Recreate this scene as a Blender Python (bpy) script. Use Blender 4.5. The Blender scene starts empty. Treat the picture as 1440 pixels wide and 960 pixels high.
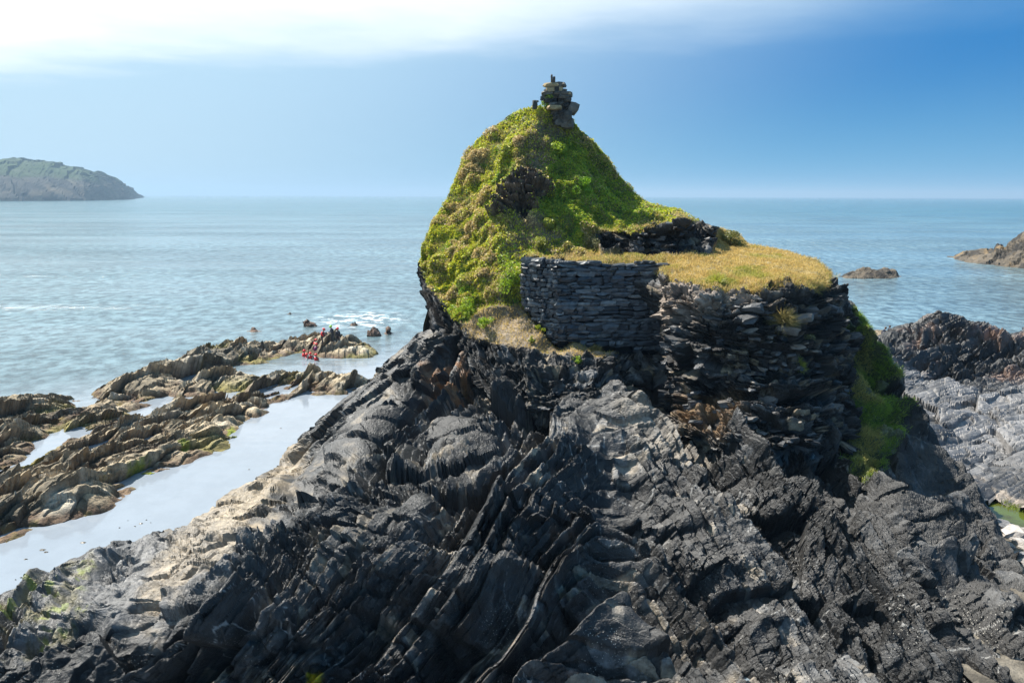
import bpy, math, random
import numpy as np
from mathutils import Vector, Matrix

# ------------------------------------------------------------------ camera, sky, sun
SC = bpy.context.scene
COL = SC.collection
F = 1120.0                     # focal length in photograph pixels (28 mm on 36 mm)
CAM_H = 15.0
PITCH = math.atan(205.0 / F)
ROLL = math.radians(0.2)
cp, sp = math.cos(PITCH), math.sin(PITCH)
c_r, s_r = math.cos(ROLL), math.sin(ROLL)
FWD = np.array([0.0, cp, -sp]); R0 = np.array([1.0, 0, 0]); U0 = np.array([0.0, sp, cp])
RGT = R0 * c_r + U0 * s_r
UPV = U0 * c_r - R0 * s_r
cam_data = bpy.data.cameras.new('camera'); cam = bpy.data.objects.new('camera', cam_data)
COL.objects.link(cam); SC.camera = cam
cam_data.sensor_width = 36.0; cam_data.lens = 28.0
cam_data.clip_start = 0.1; cam_data.clip_end = 90000.0
M = Matrix(((RGT[0], UPV[0], -FWD[0], 0), (RGT[1], UPV[1], -FWD[1], 0), (RGT[2], UPV[2], -FWD[2], CAM_H), (0, 0, 0, 1)))
cam.matrix_world = M

SUN_AZ = math.radians(-56.0)   # left of the view direction, beyond the rock
SUN_EL = math.radians(53.0)
SUN = np.array([math.sin(SUN_AZ) * math.cos(SUN_EL), math.cos(SUN_AZ) * math.cos(SUN_EL), math.sin(SUN_EL)])
sl = bpy.data.lights.new('sun', 'SUN'); so = bpy.data.objects.new('sun', sl); COL.objects.link(so)
sl.energy = 4.9; sl.angle = math.radians(0.5); sl.color = (1.0, 0.95, 0.87)
so.rotation_euler = Vector((-SUN[0], -SUN[1], -SUN[2])).to_track_quat('-Z', 'Y').to_euler()
so.location = (-60, 60, 90)

SC.view_settings.view_transform = 'Standard'; SC.view_settings.look = 'None'
SC.view_settings.exposure = 1.15; SC.view_settings.gamma = 1.0; SC.view_settings.use_curve_mapping = False
SC.cycles.use_denoising = True
SC.cycles.max_bounces = 6; SC.cycles.diffuse_bounces = 2; SC.cycles.glossy_bounces = 2
SC.cycles.transmission_bounces = 3; SC.cycles.transparent_max_bounces = 6; SC.cycles.volume_bounces = 0
SC.cycles.caustics_reflective = False; SC.cycles.caustics_refractive = False

world = bpy.data.worlds.new('World'); SC.world = world; world.use_nodes = True
wt = world.node_tree; wt.nodes.clear()
def wn(t, **kw):
    n = wt.nodes.new(t)
    for k, v in kw.items(): setattr(n, k, v)
    return n
def wmath(op, a, b=None, clamp=False):
    n = wn('ShaderNodeMath', operation=op); n.use_clamp = clamp
    for i, v in enumerate((a, b)):
        if v is None: continue
        if isinstance(v, (int, float)): n.inputs[i].default_value = v
        else: wt.links.new(v, n.inputs[i])
    return n.outputs[0]
def wsmooth(v, a, b):
    n = wn('ShaderNodeMapRange', interpolation_type='SMOOTHSTEP')
    wt.links.new(v, n.inputs[0]); n.inputs[1].default_value = a; n.inputs[2].default_value = b
    return n.outputs[0]
def wmix(f, a, b):
    n = wn('ShaderNodeMix', data_type='RGBA')
    wt.links.new(f, n.inputs[0])
    for i, v in ((6, a), (7, b)):
        if isinstance(v, tuple): n.inputs[i].default_value = (*v, 1)
        else: wt.links.new(v, n.inputs[i])
    return n.outputs[2]
sky = wn('ShaderNodeTexSky', sky_type='NISHITA'); sky.sun_disc = False
sky.sun_elevation = SUN_EL; sky.sun_rotation = SUN_AZ; sky.altitude = 0
sky.air_density = 1.0; sky.dust_density = 0.6; sky.ozone_density = 2.5
geo = wn('ShaderNodeTexCoord')
sep = wn('ShaderNodeSeparateXYZ'); wt.links.new(geo.outputs['Generated'], sep.inputs[0])
dx, dy, dz = sep.outputs
dot = wn('ShaderNodeVectorMath', operation='DOT_PRODUCT'); wt.links.new(geo.outputs['Generated'], dot.inputs[0])
dot.inputs[1].default_value = tuple(SUN)
cosg = dot.outputs['Value']
# sky colour: deep blue away from the sun, pale round it and towards the horizon
glow = wsmooth(cosg, 0.16, 0.66)
horiz = wsmooth(dz, 0.17, -0.02)
body = wmix(glow, (0.06, 1.95, 5.3), (4.9, 7.1, 8.8))
low = wmix(glow, (1.0, 3.9, 6.5), (5.4, 7.2, 8.4))
clear = wmix(horiz, body, low)
nishi = wn('ShaderNodeHueSaturation'); wt.links.new(sky.outputs[0], nishi.inputs['Color'])
nishi.inputs['Saturation'].default_value = 0.9; nishi.inputs['Value'].default_value = 1.0
deep = wn('ShaderNodeMix', data_type='RGBA'); deep.inputs[0].default_value = 0.97
wt.links.new(nishi.outputs[0], deep.inputs[6]); wt.links.new(clear, deep.inputs[7])
# a high cloud bank seen as a flat layer far overhead
zc = wmath('MAXIMUM', dz, 0.02)
px_ = wmath('DIVIDE', dx, zc); py_ = wmath('DIVIDE', dy, zc)
cmb = wn('ShaderNodeCombineXYZ'); wt.links.new(px_, cmb.inputs[0]); wt.links.new(py_, cmb.inputs[1])
nz = wn('ShaderNodeTexNoise'); wt.links.new(cmb.outputs[0], nz.inputs['Vector'])
nz.inputs['Scale'].default_value = 0.55; nz.inputs['Detail'].default_value = 5; nz.inputs['Roughness'].default_value = 0.55
nz2 = wn('ShaderNodeTexNoise'); wt.links.new(cmb.outputs[0], nz2.inputs['Vector'])
nz2.inputs['Scale'].default_value = 0.16; nz2.inputs['Detail'].default_value = 3
# distance of the layer's near edge: the bank lies nearer than ~5.5 units
edge = wmath('ADD', py_, wmath('MULTIPLY', px_, 0.30))
edge = wmath('ADD', edge, wmath('MULTIPLY', wmath('SUBTRACT', nz.outputs['Fac'], 0.5), 3.2))
bank = wsmooth(edge, 6.6, 3.4)
thin = wsmooth(px_, 4.6, -0.6)
cover = wmath('MULTIPLY', bank, wmath('MULTIPLY', thin, wsmooth(nz2.outputs['Fac'], 0.18, 0.55)), clamp=True)
cover = wmath('MULTIPLY', cover, wmath('MULTIPLY', wsmooth(dz, 0.03, 0.14), wsmooth(edge, 1.2, 3.4)))
ccol = wmix(glow, (4.6, 6.8, 8.6), (13.5, 13.4, 13.2))
skyc = wmix(wmath('MULTIPLY', cover, 0.92), deep.outputs[2], ccol)
bg = wn('ShaderNodeBackground'); wt.links.new(skyc, bg.inputs[0]); bg.inputs[1].default_value = 0.05
wo = wn('ShaderNodeOutputWorld'); wt.links.new(bg.outputs[0], wo.inputs[0])

rng = np.random.default_rng(11)
random.seed(5)

# ------------------------------------------------------------------ maths helpers
def P(px, py, d):
    """world point seen at a photograph pixel, d metres ahead (along +y)"""
    px = np.asarray(px, float); py = np.asarray(py, float); d = np.asarray(d, float)
    xc = (px - 720.0) / F; yc = (480.0 - py) / F
    v = xc[..., None] * RGT + yc[..., None] * UPV + FWD
    k = d / v[..., 1]
    p = v * k[..., None]; p[..., 2] += CAM_H
    return p
def Pz(px, py, z):
    px = np.asarray(px, float); py = np.asarray(py, float)
    xc = (px - 720.0) / F; yc = (480.0 - py) / F
    v = xc[..., None] * RGT + yc[..., None] * UPV + FWD
    k = (z - CAM_H) / v[..., 2]
    p = v * k[..., None]; p[..., 2] += CAM_H
    return p

def _h(a):
    a = a.astype(np.uint32)
    a ^= a >> np.uint32(16); a *= np.uint32(0x7feb352d)
    a ^= a >> np.uint32(15); a *= np.uint32(0x846ca68b)
    a ^= a >> np.uint32(16)
    return a
def h3(i, j, k, seed=0):
    with np.errstate(over='ignore'):
        a = _h(i.astype(np.int64).astype(np.uint32) * np.uint32(374761393) + np.uint32(seed * 2654435 + 17))
        a = _h(a ^ (j.astype(np.int64).astype(np.uint32) * np.uint32(668265263)))
        a = _h(a ^ (k.astype(np.int64).astype(np.uint32) * np.uint32(2246822519)))
    return a.astype(np.float32) / np.float32(4294967296.0)
def vnoise(x, y, z, seed=0):
    x = np.asarray(x, np.float32); y = np.asarray(y, np.float32); z = np.asarray(z, np.float32)
    i = np.floor(x); j = np.floor(y); k = np.floor(z)
    fx, fy, fz = x - i, y - j, z - k
    fx = fx * fx * fx * (fx * (fx * 6 - 15) + 10); fy = fy * fy * fy * (fy * (fy * 6 - 15) + 10); fz = fz * fz * fz * (fz * (fz * 6 - 15) + 10)
    r = 0
    for a in (0, 1):
        wa = fx if a else 1 - fx
        for b in (0, 1):
            wb = fy if b else 1 - fy
            for c in (0, 1):
                wc = fz if c else 1 - fz
                r = r + wa * wb * wc * h3(i + a, j + b, k + c, seed)
    return r * 2 - 1
def fbm(p, scale, octs=4, seed=0, gain=0.5):
    s = scale; a = 1.0; r = 0; n = 0
    for o in range(octs):
        r = r + a * vnoise(p[..., 0] * s + 7.3 * o, p[..., 1] * s, p[..., 2] * s, seed + o)
        n += a; a *= gain; s *= 2.03
    return r / n
def ridged(p, scale, octs=4, seed=0):
    s = scale; a = 1.0; r = 0; n = 0
    for o in range(octs):
        v = 1 - np.abs(vnoise(p[..., 0] * s + 3.1 * o, p[..., 1] * s, p[..., 2] * s, seed + o))
        r = r + a * v * v; n += a; a *= 0.5; s *= 2.1
    return r / n
def cells(u, v, k, seed):
    """2-D voronoi per layer k: random id, offsets to cell centre, edge distance"""
    iu = np.floor(u); iv = np.floor(v)
    f1 = np.full(u.shape, 9.0, np.float32); f2 = f1.copy()
    rid = np.zeros_like(f1); ox = np.zeros_like(f1); oy = np.zeros_like(f1)
    for a in (-1, 0, 1):
        for b in (-1, 0, 1):
            cu = iu + a; cv = iv + b
            du = cu + 0.1 + 0.8 * h3(cu, cv, k, seed) - u
            dv = cv + 0.1 + 0.8 * h3(cu, cv, k, seed + 1) - v
            d = np.sqrt(du * du + dv * dv)
            near = d < f1
            f2 = np.where(near, f1, np.minimum(f2, d))
            rid = np.where(near, h3(cu, cv, k, seed + 2), rid)
            ox = np.where(near, du, ox); oy = np.where(near, dv, oy)
            f1 = np.where(near, d, f1)
    return rid, ox, oy, f2 - f1, f1
def beds(W, T, Y, L, ST, SY, seed, amp, tilt=0.5, groove=0.25, wob=0.3, saw=0.3):
    """slabs broken out of layered rock: displacement and a random tone for each slab"""
    w = W / L + wob * np.sin(W / L * 1.7 + seed) + wob * 0.7 * np.sin(W / L * 0.73 + 2 * seed)
    k = np.floor(w); fw = w - k
    o = h3(k, k * 0, k * 0, seed + 9)
    r, ox, oy, e, f1 = cells((T / ST + o * 17.0).astype(np.float32), (Y / SY + o * 31.0).astype(np.float32), k, seed)
    r2 = np.modf(r * 57.31)[0]; r3 = np.modf(r * 211.7)[0]; r4 = np.modf(r * 613.1)[0]
    d = amp * ((r - 0.5) + tilt * ((r2 - 0.5) * ox + (r3 - 0.5) * oy) * 2 + saw * (fw - 0.5) * (0.4 + 1.2 * r4))
    d = d - amp * groove * np.exp(-e / 0.07)
    d = d - amp * groove * 0.8 * np.exp(-np.minimum(fw, 1 - fw) / 0.06)
    return d.astype(np.float32), r2.astype(np.float32)

def rbf(ctrl, qx, qy, c=18.0):
    ctrl = np.array([(c_[0], c_[1], c_[2] if len(c_) == 3 else float(Pz(c_[0], c_[1], c_[3])[1])) for c_ in ctrl], float)
    X = ctrl[:, :2] / 100.0; v = ctrl[:, 2]; n = len(X); c = c / 100.0
    K = np.sqrt(((X[:, None] - X[None]) ** 2).sum(-1) + c * c)
    A = np.zeros((n + 3, n + 3)); A[:n, :n] = K; A[:n, n] = 1; A[:n, n + 1:] = X; A[n, :n] = 1; A[n + 1:, :n] = X.T
    A[:n, :n] -= 1e-4 * np.eye(n)
    w = np.linalg.solve(A, np.r_[v, 0, 0, 0])
    q = np.stack([qx.ravel(), qy.ravel()], 1) / 100.0
    out = np.empty(len(q))
    for s in range(0, len(q), 60000):
        b = q[s:s + 60000]
        k = np.sqrt((b[:, :1] - X[:, 0]) ** 2 + (b[:, 1:] - X[:, 1]) ** 2 + c * c)
        out[s:s + 60000] = k @ w[:n] + w[n] + b @ w[n + 1:]
    return out.reshape(qx.shape)
def polydist(x, y, poly):
    """signed distance to a polygon, positive inside"""
    poly = np.array(poly, float); best = np.full(x.shape, 1e9); ins = np.zeros(x.shape, bool)
    for i in range(len(poly)):
        a = poly[i]; b = poly[(i + 1) % len(poly)]; e = b - a
        t = np.clip(((x - a[0]) * e[0] + (y - a[1]) * e[1]) / (e @ e + 1e-9), 0, 1)
        best = np.minimum(best, (x - a[0] - t * e[0]) ** 2 + (y - a[1] - t * e[1]) ** 2)
        if a[1] != b[1]:
            ins ^= ((a[1] > y) != (b[1] > y)) & (x < (b[0] - a[0]) * (y - a[1]) / (b[1] - a[1]) + a[0])
    d = np.sqrt(best)
    return np.where(ins, d, -d)
def sstep(x, a, b):
    t = np.clip((x - a) / (b - a), 0, 1)
    return t * t * (3 - 2 * t)
def mixc(a, b, f):
    return a * (1 - f[..., None]) + np.asarray(b, float) * f[..., None]
def interp(x, pts):
    pts = np.array(pts, float); return np.interp(x, pts[:, 0], pts[:, 1])
def gnormals(p):
    du = np.gradient(p, axis=1); dv = np.gradient(p, axis=0)
    n = np.cross(du, dv); n /= np.linalg.norm(n, axis=-1, keepdims=True) + 1e-12
    v = p - np.array([0, 0, CAM_H])
    s = np.sign((n * v).sum(-1, keepdims=True)); 
    return n, s
def blur(a, n):
    for _ in range(n):
        a[1:-1] = 0.25 * a[:-2] + 0.5 * a[1:-1] + 0.25 * a[2:]
        a[:, 1:-1] = 0.25 * a[:, :-2] + 0.5 * a[:, 1:-1] + 0.25 * a[:, 2:]
    return a

# ------------------------------------------------------------------ scene helpers
def tag(o, label=None, cat=None, group=None, kind=None):
    if label: o['label'] = label
    if cat: o['category'] = cat
    if group: o['group'] = group
    if kind: o['kind'] = kind
    return o
def empty(name, loc, parent=None):
    o = bpy.data.objects.new(name, None); COL.objects.link(o); o.location = loc
    o.empty_display_size = 0.3
    if parent: o.parent = parent
    return o
def mesh_np(name, verts, faces, mat, parent=None, col=None, smooth=False, origin=None):
    verts = np.asarray(verts, np.float32).reshape(-1, 3); faces = np.asarray(faces, np.int32)
    if origin is not None: verts = verts - np.asarray(origin, np.float32)
    n = faces.shape[1]
    me = bpy.data.meshes.new(name)
    me.vertices.add(len(verts)); me.vertices.foreach_set('co', verts.ravel())
    me.loops.add(faces.size); me.loops.foreach_set('vertex_index', faces.ravel())
    me.polygons.add(len(faces))
    me.polygons.foreach_set('loop_start', np.arange(0, faces.size, n, dtype=np.int32))
    me.polygons.foreach_set('loop_total', np.full(len(faces), n, np.int32))
    me.polygons.foreach_set('use_smooth', np.full(len(faces), smooth, bool))
    if col is not None:
        at = me.attributes.new('Col', 'FLOAT_COLOR', 'POINT')
        c = np.ones((len(verts), 4), np.float32); c[:, :3] = np.asarray(col, np.float32).reshape(-1, 3)
        at.data.foreach_set('color', c.ravel())
    me.update(calc_edges=True); me.validate()
    me.materials.append(mat)
    o = bpy.data.objects.new(name, me); COL.objects.link(o)
    if parent is not None: o.parent = parent
    if origin is not None and parent is None: o.location = origin
    return o
def grid_faces(nr, nc, keep=None):
    idx = np.arange(nr * nc).reshape(nr, nc)
    f = np.stack([idx[:-1, :-1], idx[1:, :-1], idx[1:, 1:], idx[:-1, 1:]], -1).reshape(-1, 4)
    if keep is not None:
        k = keep.ravel(); f = f[k[f].any(1)]
    return f
def compact(verts, col, faces):
    used = np.zeros(len(verts), bool); used[faces.ravel()] = True
    m = np.cumsum(used) - 1
    return verts[used], (None if col is None else col[used]), m[faces]

# ------------------------------------------------------------------ materials
def new_mat(name):
    m = bpy.data.materials.new(name); m.use_nodes = True
    nt = m.node_tree; b = nt.nodes['Principled BSDF']
    return m, nt, b
def node(nt, t, **kw):
    n = nt.nodes.new(t)
    for k, v in kw.items(): setattr(n, k, v)
    return n
def rock_mat(name, rough=0.6, spec=0.45, fine=14.0, bump=0.5, barnacles=False, base=None, contrast=0.55):
    m, nt, b = new_mat(name); L = nt.links.new
    g = node(nt, 'ShaderNodeNewGeometry')
    if base is None:
        at = node(nt, 'ShaderNodeAttribute', attribute_name='Col'); colour = at.outputs['Color']
    else:
        rgb = node(nt, 'ShaderNodeRGB'); rgb.outputs[0].default_value = (*base, 1); colour = rgb.outputs[0]
    n1 = node(nt, 'ShaderNodeTexNoise'); L(g.outputs['Position'], n1.inputs['Vector'])
    n1.inputs['Scale'].default_value = fine * 0.35; n1.inputs['Detail'].default_value = 8; n1.inputs['Roughness'].default_value = 0.72
    r1 = node(nt, 'ShaderNodeMapRange'); L(n1.outputs['Fac'], r1.inputs[0])
    r1.inputs[1].default_value = 0.3; r1.inputs[2].default_value = 0.72
    r1.inputs[3].default_value = 1 - contrast; r1.inputs[4].default_value = 1 + contrast
    mul = node(nt, 'ShaderNodeMix', data_type='RGBA', blend_type='MULTIPLY'); mul.inputs[0].default_value = 1
    L(colour, mul.inputs[6]); L(r1.outputs[0], mul.inputs[7])
    cur = mul.outputs[2]
    if barnacles:
        vo = node(nt, 'ShaderNodeTexVoronoi'); L(g.outputs['Position'], vo.inputs['Vector']); vo.inputs['Scale'].default_value = 11
        th = node(nt, 'ShaderNodeMapRange'); L(vo.outputs['Distance'], th.inputs[0])
        th.inputs[1].default_value = 0.22; th.inputs[2].default_value = 0.14; th.inputs[3].default_value = 0; th.inputs[4].default_value = 1
        n3 = node(nt, 'ShaderNodeTexNoise'); L(g.outputs['Position'], n3.inputs['Vector']); n3.inputs['Scale'].default_value = 0.5; n3.inputs['Detail'].default_value = 4
        r3 = node(nt, 'ShaderNodeMapRange'); L(n3.outputs['Fac'], r3.inputs[0]); r3.inputs[1].default_value = 0.52; r3.inputs[2].default_value = 0.6
        sp_ = node(nt, 'ShaderNodeSeparateXYZ'); L(g.outputs['Position'], sp_.inputs[0])
        rz = node(nt, 'ShaderNodeMapRange'); L(sp_.outputs[2], rz.inputs[0]); rz.inputs[1].default_value = 3.4; rz.inputs[2].default_value = 2.0
        a1 = node(nt, 'ShaderNodeMath', operation='MULTIPLY'); L(th.outputs[0], a1.inputs[0]); L(r3.outputs[0], a1.inputs[1])
        a2 = node(nt, 'ShaderNodeMath', operation='MULTIPLY'); L(a1.outputs[0], a2.inputs[0]); L(rz.outputs[0], a2.inputs[1])
        mx = node(nt, 'ShaderNodeMix', data_type='RGBA'); L(a2.outputs[0], mx.inputs[0]); L(cur, mx.inputs[6]); mx.inputs[7].default_value = (0.34, 0.32, 0.28, 1)
        cur = mx.outputs[2]
    L(cur, b.inputs['Base Color'])
    rr = node(nt, 'ShaderNodeMapRange'); L(n1.outputs['Fac'], rr.inputs[0])
    rr.inputs[1].default_value = 0.3; rr.inputs[2].default_value = 0.7; rr.inputs[3].default_value = rough - 0.14; rr.inputs[4].default_value = rough + 0.2
    L(rr.outputs[0], b.inputs['Roughness']); b.inputs['Specular IOR Level'].default_value = spec
    n2 = node(nt, 'ShaderNodeTexNoise'); L(g.outputs['Position'], n2.inputs['Vector'])
    n2.inputs['Scale'].default_value = fine; n2.inputs['Detail'].default_value = 5; n2.inputs['Roughness'].default_value = 0.65
    bp = node(nt, 'ShaderNodeBump'); bp.inputs['Strength'].default_value = bump; bp.inputs['Distance'].default_value = 0.35 / fine * 2
    L(n2.outputs['Fac'], bp.inputs['Height']); L(bp.outputs[0], b.inputs['Normal'])
    return m
def plant_mat(name, trans=0.45):
    m, nt, b = new_mat(name); L = nt.links.new
    at = node(nt, 'ShaderNodeAttribute', attribute_name='Col')
    d = node(nt, 'ShaderNodeBsdfDiffuse'); L(at.outputs['Color'], d.inputs[0])
    t = node(nt, 'ShaderNodeBsdfTranslucent'); L(at.outputs['Color'], t.inputs[0])
    gl = node(nt, 'ShaderNodeBsdfGlossy'); gl.inputs['Roughness'].default_value = 0.5; gl.inputs[0].default_value = (.8, .8, .8, 1)
    mx = node(nt, 'ShaderNodeMixShader'); mx.inputs[0].default_value = trans; L(d.outputs[0], mx.inputs[1]); L(t.outputs[0], mx.inputs[2])
    m2 = node(nt, 'ShaderNodeMixShader'); m2.inputs[0].default_value = 0.04; L(mx.outputs[0], m2.inputs[1]); L(gl.outputs[0], m2.inputs[2])
    L(m2.outputs[0], nt.nodes['Material Output'].inputs[0]); nt.nodes.remove(b)
    return m
def plain_mat(name, colour, rough=0.6, spec=0.4, noise=0.25, scale=30):
    m, nt, b = new_mat(name); L = nt.links.new
    g = node(nt, 'ShaderNodeNewGeometry')
    n1 = node(nt, 'ShaderNodeTexNoise'); L(g.outputs['Position'], n1.inputs['Vector']); n1.inputs['Scale'].default_value = scale; n1.inputs['Detail'].default_value = 4
    r1 = node(nt, 'ShaderNodeMapRange'); L(n1.outputs['Fac'], r1.inputs[0]); r1.inputs[1].default_value = 0.3; r1.inputs[2].default_value = 0.7
    r1.inputs[3].default_value = 1 - noise; r1.inputs[4].default_value = 1 + noise
    mul = node(nt, 'ShaderNodeMix', data_type='RGBA', blend_type='MULTIPLY'); mul.inputs[0].default_value = 1
    mul.inputs[6].default_value = (*colour, 1); L(r1.outputs[0], mul.inputs[7]); L(mul.outputs[2], b.inputs['Base Color'])
    b.inputs['Roughness'].default_value = rough; b.inputs['Specular IOR Level'].default_value = spec
    return m
M_SLATE = rock_mat('slate', rough=0.47, spec=0.55, fine=10, bump=0.8, barnacles=True, contrast=0.65)
M_EARTH = rock_mat('mound_rock', rough=0.6, spec=0.4, fine=10, bump=0.7)
M_REEF = rock_mat('reef_rock', rough=0.75, spec=0.25, fine=4.5, bump=1.0, contrast=0.7)
M_SHORE = rock_mat('shore_rock', rough=0.5, spec=0.5, fine=6, bump=0.5)
M_LAND = rock_mat('headland_ground', rough=0.9, spec=0.1, fine=0.06, bump=0.3, contrast=0.4)
M_GRASS = plant_mat('grass_blades', 0.5)
M_LEAF = plant_mat('leaves', 0.5)

# ------------------------------------------------------------------ sea
def build_sea():
    nr, na = 170, 256
    r = np.r_[0.0, 6.0 * (40000 / 6.0) ** (np.linspace(0, 1, nr - 1))]
    a = np.linspace(0, 2 * math.pi, na + 1)[:-1]
    x = r[:, None] * np.sin(a); y = r[:, None] * np.cos(a)
    v = np.stack([x, y, np.zeros_like(x)], -1).reshape(-1, 3)
    idx = np.arange(nr * na).reshape(nr, na); nx = np.roll(idx, -1, 1)
    f = np.stack([idx[:-1], nx[:-1], nx[1:], idx[1:]], -1)[1:].reshape(-1, 4)
    cap = np.stack([nx[1], idx[1], idx[1] * 0, idx[1] * 0], -1)
    m, nt, b = new_mat('sea_water'); L = nt.links.new
    g = node(nt, 'ShaderNodeNewGeometry')
    sp_ = node(nt, 'ShaderNodeSeparateXYZ'); L(g.outputs['Position'], sp_.inputs[0])
    def nt_noise(scale, detail, rough=0.55, vec=None, stretch=None):
        n = node(nt, 'ShaderNodeTexNoise'); n.inputs['Scale'].default_value = scale; n.inputs['Detail'].default_value = detail; n.inputs['Roughness'].default_value = rough
        if stretch:
            mp = node(nt, 'ShaderNodeMapping'); mp.inputs['Scale'].default_value = stretch; mp.inputs['Rotation'].default_value = (0, 0, 0.12)
            L(g.outputs['Position'], mp.inputs[0]); L(mp.outputs[0], n.inputs['Vector'])
        else: L(g.outputs['Position'], n.inputs['Vector'])
        return n.outputs['Fac']
    def mr(v, a, b_, c=0.0, d=1.0, st=True):
        n = node(nt, 'ShaderNodeMapRange', interpolation_type='SMOOTHSTEP' if st else 'LINEAR'); L(v, n.inputs[0])
        for i, q in enumerate((a, b_, c, d)): n.inputs[i + 1].default_value = q
        return n.outputs[0]
    def mm(op, a, b_):
        n = node(nt, 'ShaderNodeMath', operation=op)
        for i, q in enumerate((a, b_)):
            if isinstance(q, (int, float)): n.inputs[i].default_value = q
            else: L(q, n.inputs[i])
        return n.outputs[0]
    # sheltered water inside the reef: distance inland of the reef line
    inl = mm('SUBTRACT', mm('MULTIPLY', sp_.outputs[0], 0.62), mm('MULTIPLY', sp_.outputs[1], 0.78))
    calm = mm('MULTIPLY', mr(inl, -76.0, -58.0), mr(sp_.outputs[0], 12.0, 4.0))
    open_ = mm('SUBTRACT', 1.0, mm('MULTIPLY', calm, 0.9))
    slick = nt_noise(0.012, 4, 0.6, stretch=(0.35, 2.2, 1))
    wavy = mr(slick, 0.36, 0.62, 0.35, 1.15)
    far = mr(sp_.outputs[1], 80, 240)
    wn_ = nt_noise(0.55, 6, 0.62, stretch=(0.6, 1.25, 1)); wf_ = nt_noise(0.22, 5, 0.6, stretch=(1.1, 0.32, 1))
    wmx = node(nt, 'ShaderNodeMix', data_type='FLOAT'); L(far, wmx.inputs[0]); L(wn_, wmx.inputs[2]); L(mm('MULTIPLY', wf_, 3.0), wmx.inputs[3])
    w1 = wmx.outputs[0]
    w2 = nt_noise(0.11, 3, 0.55, stretch=(0.45, 1.5, 1))
    hgt = mm('MULTIPLY', mm('ADD', mm('MULTIPLY', w1, 0.42), mm('MULTIPLY', w2, 0.75)), mr(sp_.outputs[1], 60, 260, 1.0, 2.6))
    bp = node(nt, 'ShaderNodeBump'); L(hgt, bp.inputs['Height']); bp.inputs['Distance'].default_value = 1.0
    L(mm('MULTIPLY', open_, mm('MULTIPLY', wavy, 0.9)), bp.inputs['Strength'])
    L(bp.outputs[0], b.inputs['Normal'])
    # body colour: open sea green blue, sheltered water paler, foam by the reef tip
    depth = mr(sp_.outputs[1], 60, 900)
    mx = node(nt, 'ShaderNodeMix', data_type='RGBA'); L(depth, mx.inputs[0]); mx.inputs[6].default_value = (0.12, 0.18, 0.20, 1); mx.inputs[7].default_value = (0.05, 0.135, 0.16, 1)
    lag = node(nt, 'ShaderNodeMix', data_type='RGBA'); L(calm, lag.inputs[0]); L(mx.outputs[2], lag.inputs[6]); lag.inputs[7].default_value = (0.22, 0.25, 0.285, 1)
    # light and dark wave flecks painted into the base colour
    fleck = nt_noise(0.85, 6, 0.7, stretch=(0.75, 0.5, 1)); fleck_broad = nt_noise(0.03, 4, 0.6, stretch=(0.5, 0.9, 1))
    fl = mm('MULTIPLY', mr(fleck, 0.36, 0.64, 0.45, 1.4), mr(fleck_broad, 0.35, 0.65, 0.75, 1.2))
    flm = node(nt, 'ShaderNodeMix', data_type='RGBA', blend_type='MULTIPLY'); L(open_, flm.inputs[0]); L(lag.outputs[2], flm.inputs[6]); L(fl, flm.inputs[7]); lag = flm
    fm = node(nt, 'ShaderNodeVectorMath', operation='DISTANCE'); mp = node(nt, 'ShaderNodeMapping')
    fx, fy, _ = Pz(505, 449, 0.0)
    mp.inputs['Location'].default_value = (-fx * 0.14, -fy * 0.11, 0); mp.inputs['Scale'].default_value = (0.14, 0.11, 0)
    L(g.outputs['Position'], mp.inputs[0]); L(mp.outputs[0], fm.inputs[0])
    fn = nt_noise(1.1, 6, 0.65, stretch=(0.5, 0.7, 1))
    foam = mm('MULTIPLY', mr(fm.outputs['Value'], 1.1, 0.1), mr(fn, 0.49, 0.6))
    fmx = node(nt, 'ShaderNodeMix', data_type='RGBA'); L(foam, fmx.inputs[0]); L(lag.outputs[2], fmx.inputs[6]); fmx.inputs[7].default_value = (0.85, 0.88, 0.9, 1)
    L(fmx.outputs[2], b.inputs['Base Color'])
    b.inputs['IOR'].default_value = 1.33; b.inputs['Specular IOR Level'].default_value = 0.75
    L(mm('MAXIMUM', mr(foam, 0, 1, 0.0, 0.9), mm('ADD', mm('MULTIPLY', open_, 0.13), 0.03)), b.inputs['Roughness'])
    tri = np.stack([np.zeros(na, int), nx[1], idx[1]], -1)
    o = mesh_np('sea', v, f, m, smooth=True)
    # close the centre
    tag(o, 'calm blue green sea reaching to the hazy horizon', kind='structure')
    return o
build_sea()

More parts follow.
